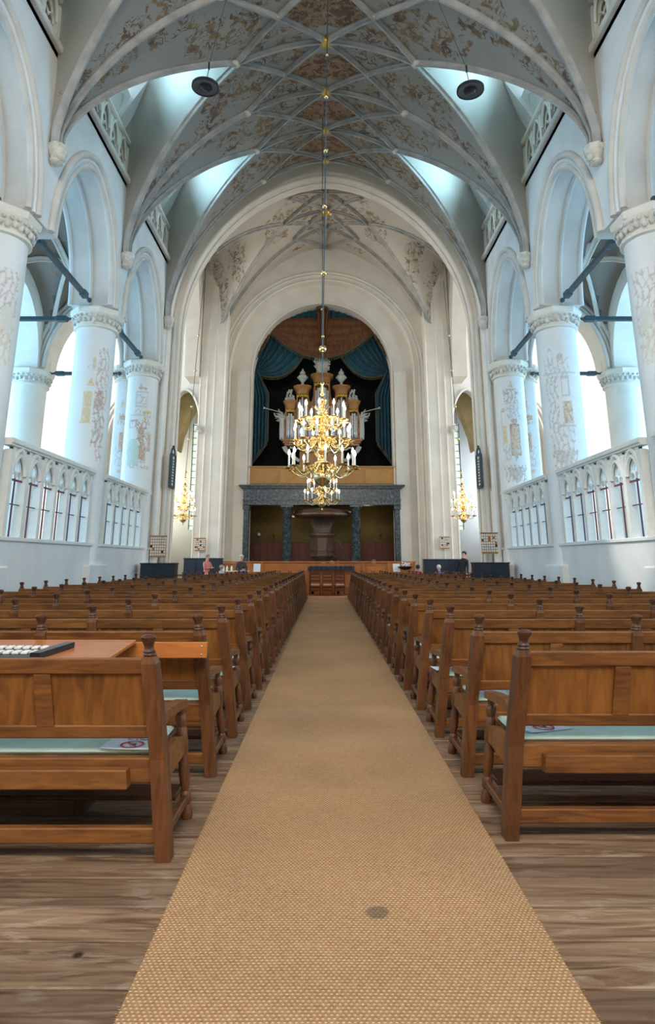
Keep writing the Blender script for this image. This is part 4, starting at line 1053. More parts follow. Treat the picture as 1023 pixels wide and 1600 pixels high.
# ------------------------------------------------------------------ skinned figures
def skin_mesh(pts, edges, radii, sub=1):
    me = bpy.data.meshes.new('skin'); me.from_pydata(pts, edges, []); o = bpy.data.objects.new('skin', me); COL.objects.link(o)
    md = o.modifiers.new('skin', 'SKIN'); md.use_smooth_shade = True
    for i, r in enumerate(radii):
        rr = r if isinstance(r, tuple) else (r, r); me.skin_vertices[0].data[i].radius = rr
    me.skin_vertices[0].data[0].use_root = True
    if sub: s_ = o.modifiers.new('sub', 'SUBSURF'); s_.levels = sub; s_.render_levels = sub
    dg = bpy.context.evaluated_depsgraph_get(); r = bpy.data.meshes.new_from_object(o.evaluated_get(dg)); bpy.data.objects.remove(o); bpy.data.meshes.remove(me)
    return r
SKIN = plain('skin_tone', (.62, .38, .28), .6); SKIN2 = plain('skin_tone_dark', (.40, .23, .16), .6)
def human(name, label, loc, rz, H=1.68, pose='stand', top=(.6, .2, .2), legs=(.05, .06, .09), hair=(.4, .4, .38), skin=None, arms='down', bow=0):
    f = H/1.7; g = pose
    root = thing(name, label, 'person', loc, rz)
    hip = .93 if g == 'stand' else .50
    P = {}; 
    P['pel'] = (0, 0, hip); P['wai'] = (0, .01+bow*.05, hip+.17); P['che'] = (0, .02+bow*.15, hip+.36); P['nk'] = (0, .02+bow*.22, hip+.52); P['hd0'] = (0, -.01+bow*.26-.0, hip+.60)
    P['hd1'] = (0, -.01+bow*.30, hip+.68); P['hd2'] = (0, -.0+bow*.30, hip+.77)
    E = [('pel', 'wai'), ('wai', 'che'), ('che', 'nk'), ('nk', 'hd0'), ('hd0', 'hd1'), ('hd1', 'hd2')]
    Rr = dict(pel=(.16, .11), wai=(.135, .10), che=(.16, .11), nk=.055, hd0=.062, hd1=(.075, .092), hd2=(.06, .075))
    for s, t in ((-1, 'l'), (1, 'r')):
        P['sh'+t] = (s*.18, .02+bow*.15, hip+.44); Rr['sh'+t] = .062
        if arms == 'down': el, ha = (s*.24, .03, hip+.16), (s*.25, -.04, hip-.08)
        elif arms == 'cross': el, ha = (s*.25, -.06, hip+.20), (-s*.05, -.20, hip+.24)
        elif arms == 'lap': el, ha = (s*.24, -.04, hip+.18), (s*.10, -.26, hip+.12)
        elif arms == 'raise': el, ha = (s*.30, -.10, hip+.30), (s*.16, -.28, hip+.46)
        P['el'+t] = el; P['ha'+t] = ha; Rr['el'+t] = .045; Rr['ha'+t] = .032
        E += [('che', 'sh'+t), ('sh'+t, 'el'+t), ('el'+t, 'ha'+t)]
        d = (Vector(ha)-Vector(el)).normalized(); sd = d.cross(Vector((0, 0, 1))); sd = sd.normalized() if sd.length > .1 else Vector((1, 0, 0))
        pm = Vector(ha)+d*.07; P['pm'+t] = tuple(pm); Rr['pm'+t] = (.036, .018); E.append(('ha'+t, 'pm'+t))
        for j in range(4):
            fp = pm+sd*(-.027+.018*j)+d*(.055+.018*(1-abs(j-1.4)/1.6)); P['f%d%s' % (j, t)] = tuple(fp+Vector((0, -.008, -.012))); Rr['f%d%s' % (j, t)] = .009; E.append(('pm'+t, 'f%d%s' % (j, t)))
        th = Vector(ha)+d*.035+sd*-.05; P['th'+t] = tuple(th); Rr['th'+t] = .011; E.append(('ha'+t, 'th'+t))
        if g == 'stand': kn, an, to = (s*.10, -.01, .50), (s*.11, .02, .09), (s*.12, -.14, .04)
        else: kn, an, to = (s*.11, -.42, .48), (s*.11, -.44, .10), (s*.12, -.58, .04)
        P['hp'+t] = (s*.09, 0, hip-.06); P['kn'+t] = kn; P['an'+t] = an; P['to'+t] = to
        Rr['hp'+t] = .095; Rr['kn'+t] = .065; Rr['an'+t] = .045; Rr['to'+t] = (.045, .03)
        E += [('pel', 'hp'+t), ('hp'+t, 'kn'+t), ('kn'+t, 'an'+t), ('an'+t, 'to'+t)]
    ks = list(P); ix = {k: i for i, k in enumerate(ks)}
    me = skin_mesh([tuple(c*f for c in P[k]) for k in ks], [(ix[a], ix[b]) for a, b in E], [tuple(c*f for c in Rr[k]) if isinstance(Rr[k], tuple) else Rr[k]*f for k in ks], 1)
    sk = skin or SKIN
    mt = plain('top_'+name, top, .8, 0, .06); ml = plain('legs_'+name, legs, .8, 0, .06); me.materials.clear()
    for q in (sk, mt, ml): me.materials.append(q)
    hands = [Vector(P['pml'])*f, Vector(P['pmr'])*f]
    for p in me.polygons:
        c = p.center
        if c.z > (hip+.535)*f: p.material_index = 0
        elif min((c-h).length for h in hands) < .10*f: p.material_index = 0
        elif c.z > (hip-.02)*f: p.material_index = 1
        elif g != 'stand' and c.y > -.05*f and c.z > .4*f: p.material_index = 1
        else: p.material_index = 2
    place(me, 'body', root, 60)
    hx, hy, hz = P['hd1']; b = (hx*f, hy*f, hz*f)
    hm = MB().ball((b[0], b[1]+.022*f, b[2]+.045*f), .098*f, 12, 8, sz=1.0); hm.xf(lambda x, y, z: (x, y, max(z, b[2]-.035*f) if y > b[1]-.02*f else max(z, b[2]+.065*f)))
    hm.build('hair', plain('hair_'+name, hair, .8), root, 60)
    fc = MB()
    for s in (-1, 1): fc.ball((b[0]+s*.032*f, b[1]-.088*f, b[2]+.012*f), .011*f, 6, 4); 
    fc.build('eyes', M['black'], root)
    MB().add([(b[0]-.014*f, b[1]-.088*f, b[2]-.02*f), (b[0]+.014*f, b[1]-.088*f, b[2]-.02*f), (b[0], b[1]-.115*f, b[2]-.022*f), (b[0], b[1]-.09*f, b[2]+.02*f)], [(0, 1, 2), (0, 2, 3), (1, 3, 2)]).build('nose', sk, root)
    MB().box(b[0]-.022*f, b[0]+.022*f, b[1]-.088*f, b[1]-.080*f, b[2]-.048*f, b[2]-.040*f).build('mouth', M['red'], root)
    for s in (-1, 1): MB().ball((b[0]+s*.078*f, b[1]+.01*f, b[2]), .018*f, 6, 4).build('ear', sk, root)
    return root
# carved angels with trumpets
for s in (-1, 1):
    a = thing('carved_angel', 'white carved angel blowing a trumpet on the %s end of the organ ledge' % SIDE[s], 'statue', (-.2*F_+s*1.98*F_, OY-.1, OZ(7.25)))
    pts = [(0, 0, .9), (0, 0, 1.08), (0, 0, 1.25), (0, 0, 1.38), (s*.03, -.02, 1.47), (s*.04, -.02, 1.56),
           (s*.15, 0, 1.28), (s*.36, -.06, 1.30), (s*.42, -.12, 1.48), (-s*.15, 0, 1.28), (-s*.02, -.22, 1.22), (s*.22, -.20, 1.44),
           (.0, 0, .62), (0, 0, .30), (.07, 0, .16), (.07, -.05, .04), (-.07, 0, .16), (-.07, -.05, .04)]
    ed = [(0, 1), (1, 2), (2, 3), (3, 4), (4, 5), (2, 6), (6, 7), (7, 8), (2, 9), (9, 10), (10, 11), (0, 12), (12, 13), (13, 14), (14, 15), (13, 16), (16, 17)]
    rd = [.15, .12, .15, .05, .08, .07, .06, .045, .035, .06, .045, .035, .16, .17, .06, .05, .06, .05]
    me = skin_mesh(pts, ed, rd, 1); me.materials.clear(); me.materials.append(M['cream']); place(me, 'robed_body', a, 60)
    for q, (ax, az, rx, rz_) in enumerate(((.38, 1.15, .24, .34), (-.20, 1.25, .16, .38))):
        w_ = MB(); N = 8
        for k in range(6):
            t0 = R(95-26*k) if q == 0 else R(85+14*k)
            L = .62-.06*k; d = V(s*cos(t0)*(-1 if q == 0 else 1), 0, sin(t0)) if q == 0 else V(-s*.35, 0, .9)
            base = V(-s*.05, .10, 1.28)
            dirv = V(s*(.35+.12*k), .30, .62-.30*k) if q == 0 else V(-s*(.25+.06*k), .30, .6-.22*k)
            dirv.normalize(); e = base+dirv*L
            w_.sweep([base, base+dirv*L*.5, e], [(-.06, -.012), (.06, -.012), (.06, .012), (-.06, .012)], ref=lambda p: (0, 1, 0), scale=lambda u: 1-.6*u*u)
        w_.build('wing', M['cream'], a)
    t_ = MB().sweep([(s*.06, -.13, 1.50), (s*.5, -.22, 1.60), (s*.86, -.28, 1.68), (s*.96, -.30, 1.70)], [(cos(2*pi*k/8), sin(2*pi*k/8)) for k in range(8)], scale=lambda u: .018 if u < .5 else .022 if u < .8 else .075)
    t_.build('trumpet', M['cream'], a, 40)
# ------------------------------------------------------------------ curtains
CY = 31.05; K2 = CY/29.8
def cx_(x): return (x+.2)*K2-.2
def cz_(z): return 1.45+(z-1.45)*K2
def sheet(fn, nu, nv, name, mat, parent):
    m = MB(); m.grid([[fn(i/nu, j/nv) for j in range(nv+1)] for i in range(nu+1)])
    o = m.build(name, mat, parent, 80); md = o.modifiers.new('thick', 'SOLIDIFY'); md.thickness = .02; return o
def fringe(pts, name, parent, L=.16):
    m = MB()
    for i in range(len(pts)-1):
        p, q = Vector(pts[i]), Vector(pts[i+1]); n = max(1, int((q-p).length/.07))
        for k in range(n):
            c = p+(q-p)*(k/n); m.tube([c, c+V(0, -.01, -L)], .018, 4)
    m.tube(pts, .035, 5); o = m.build(name, M['fringe'], parent); o['kind'] = 'stuff'; return o
for s in (-1, 1):
    cu = thing('drape_curtain', 'teal velvet curtain tied back on the %s side of the organ' % SIDE[s], 'curtain', (0, 0, 0))
    def up(u, v, s=s):            # u along the width (0 outer, 1 centre), v down
        x_t, z_t = 3.62-3.55*u, 14.35
        # lower end: everything gathers at the tie-back; hem sags
        q = v**1.25
        hx, hz = 3.50-.20*u*(1-u), 10.95+.0*u
        # hem curve from centre top (u=1) to the tie
        sag = 1.25*sin(pi*min(1, v))*u*(1.1-.3*u)+.55*sin(pi*min(1, v*.93))*u
        x = x_t*(1-q)+hx*q; z = z_t*(1-v)+hz*v-sag*(.9*u)-.55*u*v*(1-v)*2
        fold = .09*sin(u*58+v*3)*(.5+.8*v*(1-v)*4*.5)*(1-.6*q)
        return (-.2+s*(x)*K2*1.0, CY+.15-.25*u*sin(pi*v)+fold, cz_(z))
    sheet(up, 90, 28, 'draped_cloth', M['teal'], cu)
    fringe([up(1, j/24)[:3] for j in range(0, 25)], 'hem_fringe', cu)
    def dn(u, v, s=s):
        zb = 6.0+1.25*u
        z = 10.95*(1-v)+zb*v; wd = .28+.62*min(1, v*3)
        x = 3.62-u*wd
        return (-.2+s*x*K2, CY-.02+.07*sin(u*34), cz_(z))
    sheet(dn, 40, 20, 'hanging_tail', M['teal'], cu)
    fringe([dn(j/8, 1)[:3] for j in range(9)], 'tail_fringe', cu, .2)
    fringe([dn(1, j/12)[:3] for j in range(13)], 'edge_fringe', cu, .1)
    MB().ball((-.2+s*3.56*K2, CY-.15, cz_(10.95)), .14, 10, 6).build('tieback_rosette', M['gold'], cu, 50)
vl = thing('curtain_valance', 'brown velvet swag valance across the top of the organ arch', 'valance', (0, 0, 0))
def sw(u, v):
    x = -2.95+5.9*u; c = 1-(2*u-1)**2
    zt = 13.30-.45*c*0+.45*(2*u-1)**2*0; z = 14.15-.75*c*0 - (.55+.0)*0
    zt = 13.35+.30*(1-c)*.6+0.35*c; zb = 13.25-1.75*c
    z = zt*(1-v)+zb*v
    return (-.2+x*K2, CY-.38-.22*c*sin(pi*v)+.05*sin(v*26+c*2)*c, cz_(z))
sheet(sw, 50, 40, 'centre_swag', M['brown'], vl); fringe([sw(j/30, 1)[:3] for j in range(31)], 'swag_fringe', vl, .2)
def tp(u, v): return (-.2+(-3.7+7.4*u)*K2, CY-.25+.05*sin(u*150), cz_(14.35-.95*v*(1-.5*abs(2*u-1))))
sheet(tp, 160, 4, 'teal_heading', M['teal'], vl)
for s in (-1, 1):
    def jb(u, v, s=s): return (-.2+s*(3.68-1.0*u)*K2, CY-.42+.07*sin(u*40), cz_(14.2-.3*u-(3.25-2.0*u)*v))
    sheet(jb, 40, 12, 'side_jabot', M['brown'], vl); fringe([jb(j/10, 1)[:3] for j in range(11)], 'jabot_fringe', vl, .18)
def ct(u, v): return (-.2+(-.32+.64*u)*(1-.25*sin(pi*v))*K2, CY-.62+.05*sin(u*25), cz_(14.0-1.9*v))
sheet(ct, 24, 10, 'centre_tail', M['brown'], vl)
MB().lathe([(.30, 0), (.33, .1), (.30, .2), (.22, .3), (.02, .36)], 12, (-.2, CY-.55, cz_(14.0))).build('rosette', M['brown'], vl, 50)
MB().box(-3.9, 3.5, CY-.3, CY+.3, cz_(14.38), cz_(14.62), bev=.02).build('cornice_board', M['gallery'], vl)
# ------------------------------------------------------------------ pulpit
pp = thing('wooden_pulpit', 'dark carved wooden pulpit with wide sounding board under the organ gallery', 'pulpit', (-.19, 30.9, 0))
def oct_lathe(prof, n=8, name='p', mat='oakpul', parent=pp): return MB().lathe(prof, n, a0=pi/8, a1=pi/8+2*pi).build(name, M[mat], parent)
M['oakpul'] = wood('pulpit_oak', (.10, .055, .035), (.24, .15, .10), 2)
oct_lathe([(.9, 3.52), (1.45, 3.56), (1.55, 3.62), (1.55, 3.70), (1.42, 3.76), (1.48, 3.84), (1.30, 3.92), (.7, 4.0)], 12, 'sounding_board')
MB().prism([(-.70, 3.55), (.70, 3.55), (.42, 2.98), (.40, 2.72), (-.40, 2.72), (-.42, 2.98)], .45, .55, 'y').build('back_panel', M['oakpul'], pp)
MB().prism([(-.30, 3.45), (.30, 3.45), (.24, 2.85), (-.24, 2.85)], .40, .45, 'y').build('carved_panel', M['oakpul'], pp)
oct_lathe([(.70, 2.62), (.76, 2.66), (.76, 2.74), (.70, 2.78)], 8, 'book_rail')
oct_lathe([(.55, 1.62), (.62, 1.66), (.62, 1.78), (.58, 1.82), (.58, 2.52), (.64, 2.58), (.66, 2.62)], 8, 'tub')
for k in range(8):
    a = pi/4*k; m = MB().box(-.18, .18, -.02, .02, 1.90, 2.44, bev=.012)
    m.xf(lambda x, y, z, a=a: (x*cos(a)-(y-.555)*sin(a)*1, x*sin(a)+(y-.555)*cos(a), z)); m.build('tub_panel', M['oakpul'], pp)
oct_lathe([(.42, 0), (.42, .1), (.2, .2), (.16, 1.1), (.3, 1.4), (.52, 1.62)], 8, 'stem')
m = MB()
for k in range(9): m.box(.62+.12*k, .74+.12*k, -.25+.02*k, .35, 1.66-.19*k-.05, 1.66-.19*k)
m.build('stair_tread', M['oakpul'], pp)
m = MB(); pth = [(.6+1.0*u, -.3, 2.55-1.75*u**1.4) for u in [k/12 for k in range(13)]]
m.tube(pth, .035, 8)
m.build('stair_rail', M['oakpul'], pp, 40)
m = MB()
for k in range(1, 12): m.tube([pth[k], (pth[k][0], -.3, pth[k][2]-.75)], .014, 6)
m.build('stair_baluster', M['oakpul'], pp)['kind'] = 'stuff'
MB().box(-.25, .25, -.66, -.62, 2.78, 3.02, bev=.01).build('bible_rest', M['oakpul'], pp)
# wall lamps under the gallery
for x in (-2.75, 2.9, -3.55):
    l_ = thing('wall_sconce', 'small wall lamp with a pale globe under the gallery, %s' % {-2.75: 'left', 2.9: 'right', -3.55: 'far left'}[x], 'lamp', (x, 32.9, 2.6))
    MB().tube([(0, .15, 0), (0, -.05, .0), (0, -.08, .1)], .02, 6).build('arm', M['brassd'], l_); MB().ball((0, -.08, .2), .10 if x < -3 else .07, 10, 6).build('globe', M['white'] if x < -3 else M['brassd'], l_, 60)
    pl_ = bpy.data.lights.new('gallery_fill', 'POINT'); pl_.energy = 9 if abs(x) < 3 else .5; pl_.color = (1, .82, .6); pl_.shadow_soft_size = .2  # fill added to brighten the pulpit recess, set away from the lamps
    po = bpy.data.objects.new('gallery_fill', pl_); COL.objects.link(po); po.location = (x*.75, 32.2, 3.3)
# ------------------------------------------------------------------ orange partition
pt = thing('choir_partition', 'low orange panelled wooden partition in front of the pulpit', 'partition', (-.6, 28.25, 0))
for k in range(8):
    x = -4.55+k*1.14
    MB().box(x+.05, x+1.09, -.03, .03, .12, 1.34).build('panel', M['orange'], pt)
    MB().box(x+.16, x+.98, -.05, -.03, .28, 1.20, bev=.015).build('raised_field', M['orange'], pt)
for k in range(9):
    x = -4.55+k*1.14; MB().box(x-.05, x+.05, -.05, .05, 0, 1.36).build('stile', M['orange'], pt)
MB().box(-4.65, 4.65, -.08, .08, 1.36, 1.42, bev=.01).build('cap_rail', M['orange'], pt)
MB().box(-4.6, 4.6, -.05, .05, 0, .12).build('base_rail', M['orange'], pt)
# ------------------------------------------------------------------ chairs
M['chairwood'] = wood('red_brown_chair_wood', (.09, .022, .012), (.20, .055, .025), 2); M['rush'] = plain('rush_seat', (.55, .42, .26), .8)
def make_chair():
    r = bpy.data.objects.new('rush_chair', None); COL.objects.link(r)
    for sx in (-1, 1):
        MB().tube([(sx*.20, .20, 0), (sx*.20, .21, .45), (sx*.19, .26, .98)], .018, 6).ball((sx*.19, .26, 1.0), .024, 6, 4).build('back_leg', M['chairwood'], r, 50)
        MB().tube([(sx*.21, -.20, 0), (sx*.21, -.20, .45)], .018, 6).build('front_leg', M['chairwood'], r, 50)
        for z in (.15, .28): MB().tube([(sx*.21, -.2, z), (sx*.20, .2, z)], .011, 5).build('side_rung', M['chairwood'], r)
    for z in (.20, .33): MB().tube([(-.21, -.2, z), (.21, -.2, z)], .011, 5).build('front_rung', M['chairwood'], r)
    for z in (.22,): MB().tube([(-.2, .2, z), (.2, .2, z)], .011, 5).build('back_rung', M['chairwood'], r)
    MB().box(-.225, .225, -.22, .21, .43, .47, bev=.015).build('seat', M['rush'], r)
    for z, y in ((.62, .225), (.76, .24), (.90, .252)): MB().box(-.19, .19, y-.008, y+.008, z-.035, z+.03, bev=.006).build('back_slat', M['chairwood'], r)
    return r
ch0 = make_chair(); nc = 0
def chair(x, y, rz, label, group):
    global nc
    o = ch0 if nc == 0 else copy_tree(ch0); nc += 1
    o.location = (x, y, 0); o.rotation_euler = (0, 0, rz); tag(o, label, 'chair', group)
for j, yy in enumerate((26.75, 27.25)):
    for k in range(3):
        chair(-.45+.52*k, yy, pi, 'red-brown rush chair with its back to the camera, %s row at the carpet end, %s' % (['nearer', 'farther'][j], ['left', 'middle', 'right'][k]), 'rush chairs at the end of the carpet')
for k in range(5):
    chair(-6.75+.52*k, 24.6, pi*.9+.1*k, 'red-brown chair in the left transept crossing, %s from the left' % ORD[k], 'rush chairs in the left crossing')
for k in range(10):
    chair(4.85+.47*(k % 5), 24.5 if k < 5 else 25.15, pi+.2*sin(k*3), 'red-brown chair in the right crossing, %s row, %s from the left' % ('front' if k < 5 else 'rear', ORD[k % 5]), 'rush chairs in the right crossing')
for k in range(8):
    chair(-2.75+(k % 4)*.47 if k < 4 else 1.35+(k % 4)*.47, 27.6, pi, 'red-brown chair along the orange partition, %s side, %s from the left' % ('left' if k < 4 else 'right', ORD[k % 4]), 'rush chairs along the partition')
# draped table / piano
tb = thing('draped_table', 'long table under a dark navy cloth behind the chairs at the carpet end', 'table', (.2, 27.8, 0))
MB().box(-.97, 1.03, -.22, .22, 1.16, 1.20).build('table_top', M['oakd'], tb)
for x in (-.9, .95):
    for y in (-.17, .17): MB().box(x-.03, x+.03, y-.03, y+.03, 0, 1.16).build('leg', M['oakd'], tb)
def dc(u, v):
    # v: 0 front hem -> 1 back hem
    L = .2+.44+.2; t_ = v*L
    x = -1.0+2.06*u
    if t_ < .2: return (x, -.235-.01*sin(u*60), 1.21-.2+t_)
    if t_ < .64: return (x, -.235+(t_-.2)*1.07, 1.215)
    return (x, .235+.01*sin(u*60), 1.21-(t_-.64))
g_ = MB(); g_.grid([[dc(i/60, j/21) for j in range(22)] for i in range(61)]); 
cl = thing('table_cloth', 'dark navy cloth hanging over the table at the carpet end', 'cloth', (.2, 27.8, 0)); g_.build('cloth', M['navy'], cl, 60)
MB().box(-.55, .75, 27.0-.5, 27.45, .0, .012).build('x', M['red'])
bpy.data.objects['x'].name = 'small_rug'; tag(bpy.data.objects['small_rug'], 'small magenta rug on the floor at the far end of the carpet', 'rug')
bpy.data.objects['small_rug'].data.materials[0] = plain('magenta_rug', (.35, .04, .10), .9)
bpy.data.objects['small_rug'].location.z = .004
# ------------------------------------------------------------------ navy cabinets
def cabinet(x0, x1, y, h, label, nd):
    o = thing('dark_cabinet', label, 'cabinet', ((x0+x1)/2, y, 0)); w_ = x1-x0
    MB().box(-w_/2, w_/2, -.02, .4, .06, h-.04).build('body', M['navy'], o); MB().box(-w_/2-.02, w_/2+.02, -.05, .42, h-.04, h, bev=.01).build('top', M['navy'], o)
    MB().box(-w_/2+.03, w_/2-.03, 0, .38, 0, .06).build('plinth', M['navy'], o)
    for k in range(nd):
        a = -w_/2+w_*k/nd; d = MB().box(a+.015, a+w_/nd-.015, -.045, -.02, .10, h-.08, bev=.006).build('door', M['navy'], o)
        MB().box(a+.07, a+w_/nd-.07, -.052, -.045, .18, h-.16, bev=.004).build('door_panel', M['navy'], d)
        MB().ball((a+w_/nd-.05, -.06, h*.55), .014, 6, 4).build('knob', M['brassd'], d)
cabinet(-5.72, -4.66, 19.35, 1.38, 'dark navy cabinet at the foot of the left crossing pier', 2)
cabinet(4.58, 5.66, 19.35, 1.40, 'dark navy cabinet at the foot of the right crossing pier', 2)
cabinet(-6.30, -4.62, 27.75, 1.56, 'dark navy cabinet against the far left pier behind the pink jumper', 3)
cabinet(4.35, 5.95, 27.75, 1.52, 'dark navy cabinet against the far right pier', 3)
# ------------------------------------------------------------------ notice boards with small picture cards
M['pine'] = wood('pine_frame', (.34, .17, .05), (.50, .28, .10), 0)
def board(x, y, z, w_, h_, nx, nz, label, seed):
    o = thing('card_board', label, 'notice board', (x, y, z)); q = random.Random(seed)
    MB().box(-w_/2, w_/2, 0, .03, 0, h_).build('backing', M['pine'], o)
    MB().box(-w_/2-.03, w_/2+.03, -.03, .03, h_, h_+.04, bev=.006).build('top_moulding', M['pine'], o)
    MB().box(-w_/2, w_/2, -.03, .03, -.05, 0, bev=.006).build('bottom_moulding', M['pine'], o)
    pal = [M['paper'], M['white'], M['cream'], M['mint'], M['brown'], M['black'], M['orange']]
    for i in range(nx):
        for j in range(nz):
            cw, chh = w_/nx, h_/nz
            mt = pal[0 if q.random() < .45 else q.randrange(7) if q.random() < .45 else 1]
            MB().box(-w_/2+cw*(i+.14), -w_/2+cw*(i+.86), -.012, 0, chh*(j+.12), chh*(j+.88)).build('picture_card', mt, o)
board(-5.545, 20.55, 1.60, .52, .62, 7, 7, 'pine board with rows of small cards on the left crossing pier', 1)
board(5.41, 20.55, 1.72, .52, .60, 7, 7, 'pine board with rows of small cards on the right crossing pier', 2)
board(-5.75, 28.35, 1.92, .46, .50, 6, 6, 'small pine board of cards on the far left pier', 3)
board(5.42, 28.35, 2.02, .44, .46, 6, 6, 'small pine board of cards on the far right pier', 4)
# ------------------------------------------------------------------ hymn boards standing off the crossing piers
for s in (-1, 1):
    o = thing('hymn_board', 'black-framed hymn board with white lines sticking out from the %s crossing pier' % SIDE[s], 'board', (s*5.40, 21.0, 4.0))
    fr_ = MB().box(-.04, .0, 0, .5, 0, 1.05) if s < 0 else MB().box(0, .04, 0, .5, 0, 1.05)
    fr_.build('panel', M['white'], o)
    m = MB()
    for a, b in ((-.04, .04), (.46, .54)): m.box(-.05, .05, a, b, -.06, 1.08, bev=.01)
    m.box(-.05, .05, 0, .5, -.10, 0, bev=.01).box(-.05, .05, 0, .5, 1.05, 1.12, bev=.01)
    m.tube([(0, .25+.25*cos(pi*k/8), 1.12+.22*sin(pi*k/8)) for k in range(9)], .03, 6); m.ball((0, .25, 1.38), .05, 8, 5)
    m.build('frame', M['iron'], o)
    for k in range(9): MB().box((.004 if s < 0 else -.008), (.008 if s < 0 else -.004), .08, .42, .10+.1*k, .135+.1*k).build('line_of_numbers', M['black'], o)
# ------------------------------------------------------------------ lecterns with white sheets, bowl, white table
for x, l in ((-2.98, 'left'), (3.05, 'right')):
    o = thing('sheet_stand', 'white sheet on a thin stand %s of the rush chairs' % l, 'stand', (x, 27.1, 0))
    MB().tube([(0, 0, 0), (0, 0, 1.0)], .015, 6).box(-.15, .15, -.02, .02, 0, .02).build('pole', M['oakd'], o)
    MB().prism([(-.06, .98), (-.05, .98), (.07, 1.32), (.06, 1.32)], -.15, .15, 'x').build('sheet', M['paper'], o)
o = thing('bowl_stand', 'dark shallow bowl with white flowers on a pedestal at the right', 'bowl', (3.42, 27.0, 0))
MB().lathe([(.16, 0), (.16, .05), (.04, .12), (.04, 1.0), (.08, 1.06)], 12).build('pedestal', M['pine'], o, 40)
MB().lathe([(.08, 1.06), (.22, 1.10), (.34, 1.20), (.32, 1.20), (.1, 1.12)], 18).build('bowl', M['black'], o, 40)
m = MB(); q_ = random.Random(8)
for k in range(14): m.ball((q_.uniform(-.16, .16), q_.uniform(-.1, .1), 1.22+q_.uniform(0, .14)), .04, 6, 4)
m.build('flowers', M['paper'], o, 60)['kind'] = 'stuff'
o = thing('side_table', 'small white table on the left with cups and bottles', 'table', (-4.0, 27.35, 0))
MB().box(-.65, .65, -.3, .3, .98, 1.02, bev=.01).build('table_top', M['white'], o)
for x in (-.58, .58):
    for y in (-.24, .24): MB().box(x-.025, x+.025, y-.025, y+.025, 0, .98).build('leg', M['white'], o)
for k, x in enumerate((-4.45, -4.3, -4.1, -3.62)):
    b = thing('white_bottle', 'small white bottle on the left side table, %s from the left' % ORD[k], 'bottle', (x, 27.3, 1.021), 0, 'bottles on the side table')
    MB().lathe([(.045, 0), (.05, .02), (.05, .14), (.02, .19), (.02, .22)], 10).build('glass', M['white'], b, 40); MB().lathe([(.024, .22), (.024, .25)], 8).build('cap', M['oakd'], b)
# ------------------------------------------------------------------ people
human('person', 'grey-haired person in a pink top standing with folded arms beside the left pews', (-5.02, 26.5, 0), R(60), 1.68, 'stand', (.62, .24, .22), (.6, .6, .58), (.30, .28, .25), arms='cross')
def bench_chair(x, y, l): chair(x, y, pi, l, 'chairs under the seated people')
def seated(label, x, y, rz, top, hair, H=1.66, bow=.2, arms='lap', skin=None):
    human('person', label, (x, y, 0), rz, H, 'sit', top, (.06, .07, .10), hair, skin, arms, bow)
seated('grey-haired person in a pale blue shirt seated beside the pink top', -4.42, 26.6, pi, (.45, .55, .62), (.30, .29, .27))
human('person', 'white-haired person in a dark jacket standing by the left side table', (-3.62, 26.85, 0), R(25), 1.66, 'stand', (.05, .045, .05), (.03, .03, .04), (.65, .63, .60), arms='lap')
seated('dark-haired person in a blue shirt seated in front of the dark jacket', -3.42, 26.05, pi, (.01, .05, .22), (.05, .03, .025))
seated('dark-haired person in a magenta top seated right of the bowl stand', 3.88, 26.5, pi, (.50, .04, .12), (.03, .02, .018), skin=SKIN2)
seated('white-haired person with blue collar seated near the far right cabinet', 4.75, 26.45, pi, (.08, .12, .35), (.62, .62, .62))
human('person', 'person in black clothes leaning beside the right crossing opening', (5.85, 26.95, 0), R(-40), 1.80, 'stand', (.012, .012, .016), (.02, .02, .025), (.03, .025, .02), arms='down', bow=.8)
seated('person in black seated low at the right end of the chairs', 6.55, 26.1, pi*.8, (.015, .015, .02), (.02, .02, .02))
seated('fair person in a red top seated behind the orange partition, left of centre', -.12, 29.0, 0, (.40, .08, .07), (.45, .28, .15), 1.82)
seated('grey-haired person in white seated behind the partition under the pulpit', .28, 29.05, 0, (.7, .7, .7), (.5, .5, .5), 1.86)
seated('brown-haired person in white seated behind the partition, right part', 2.25, 29.0, .3, (.65, .6, .6), (.22, .10, .06), 1.95)
for (x, y, n_) in ((-4.42, 26.62, 'pale blue shirt'), (-3.42, 26.07, 'blue shirt'), (3.88, 26.52, 'magenta top'), (4.75, 26.47, 'blue collar'), (-.12, 29.0, 'red top'), (.28, 29.05, 'white clothes under the pulpit'), (2.25, 29.0, 'white clothes at the right partition'), (6.55, 26.1, 'black clothes at the right')):
    chair(x, y-.02 if y < 28 else y+.03, pi if y < 28 else 0, 'red-brown rush chair under the seated person in %s' % n_, 'chairs under the seated people')
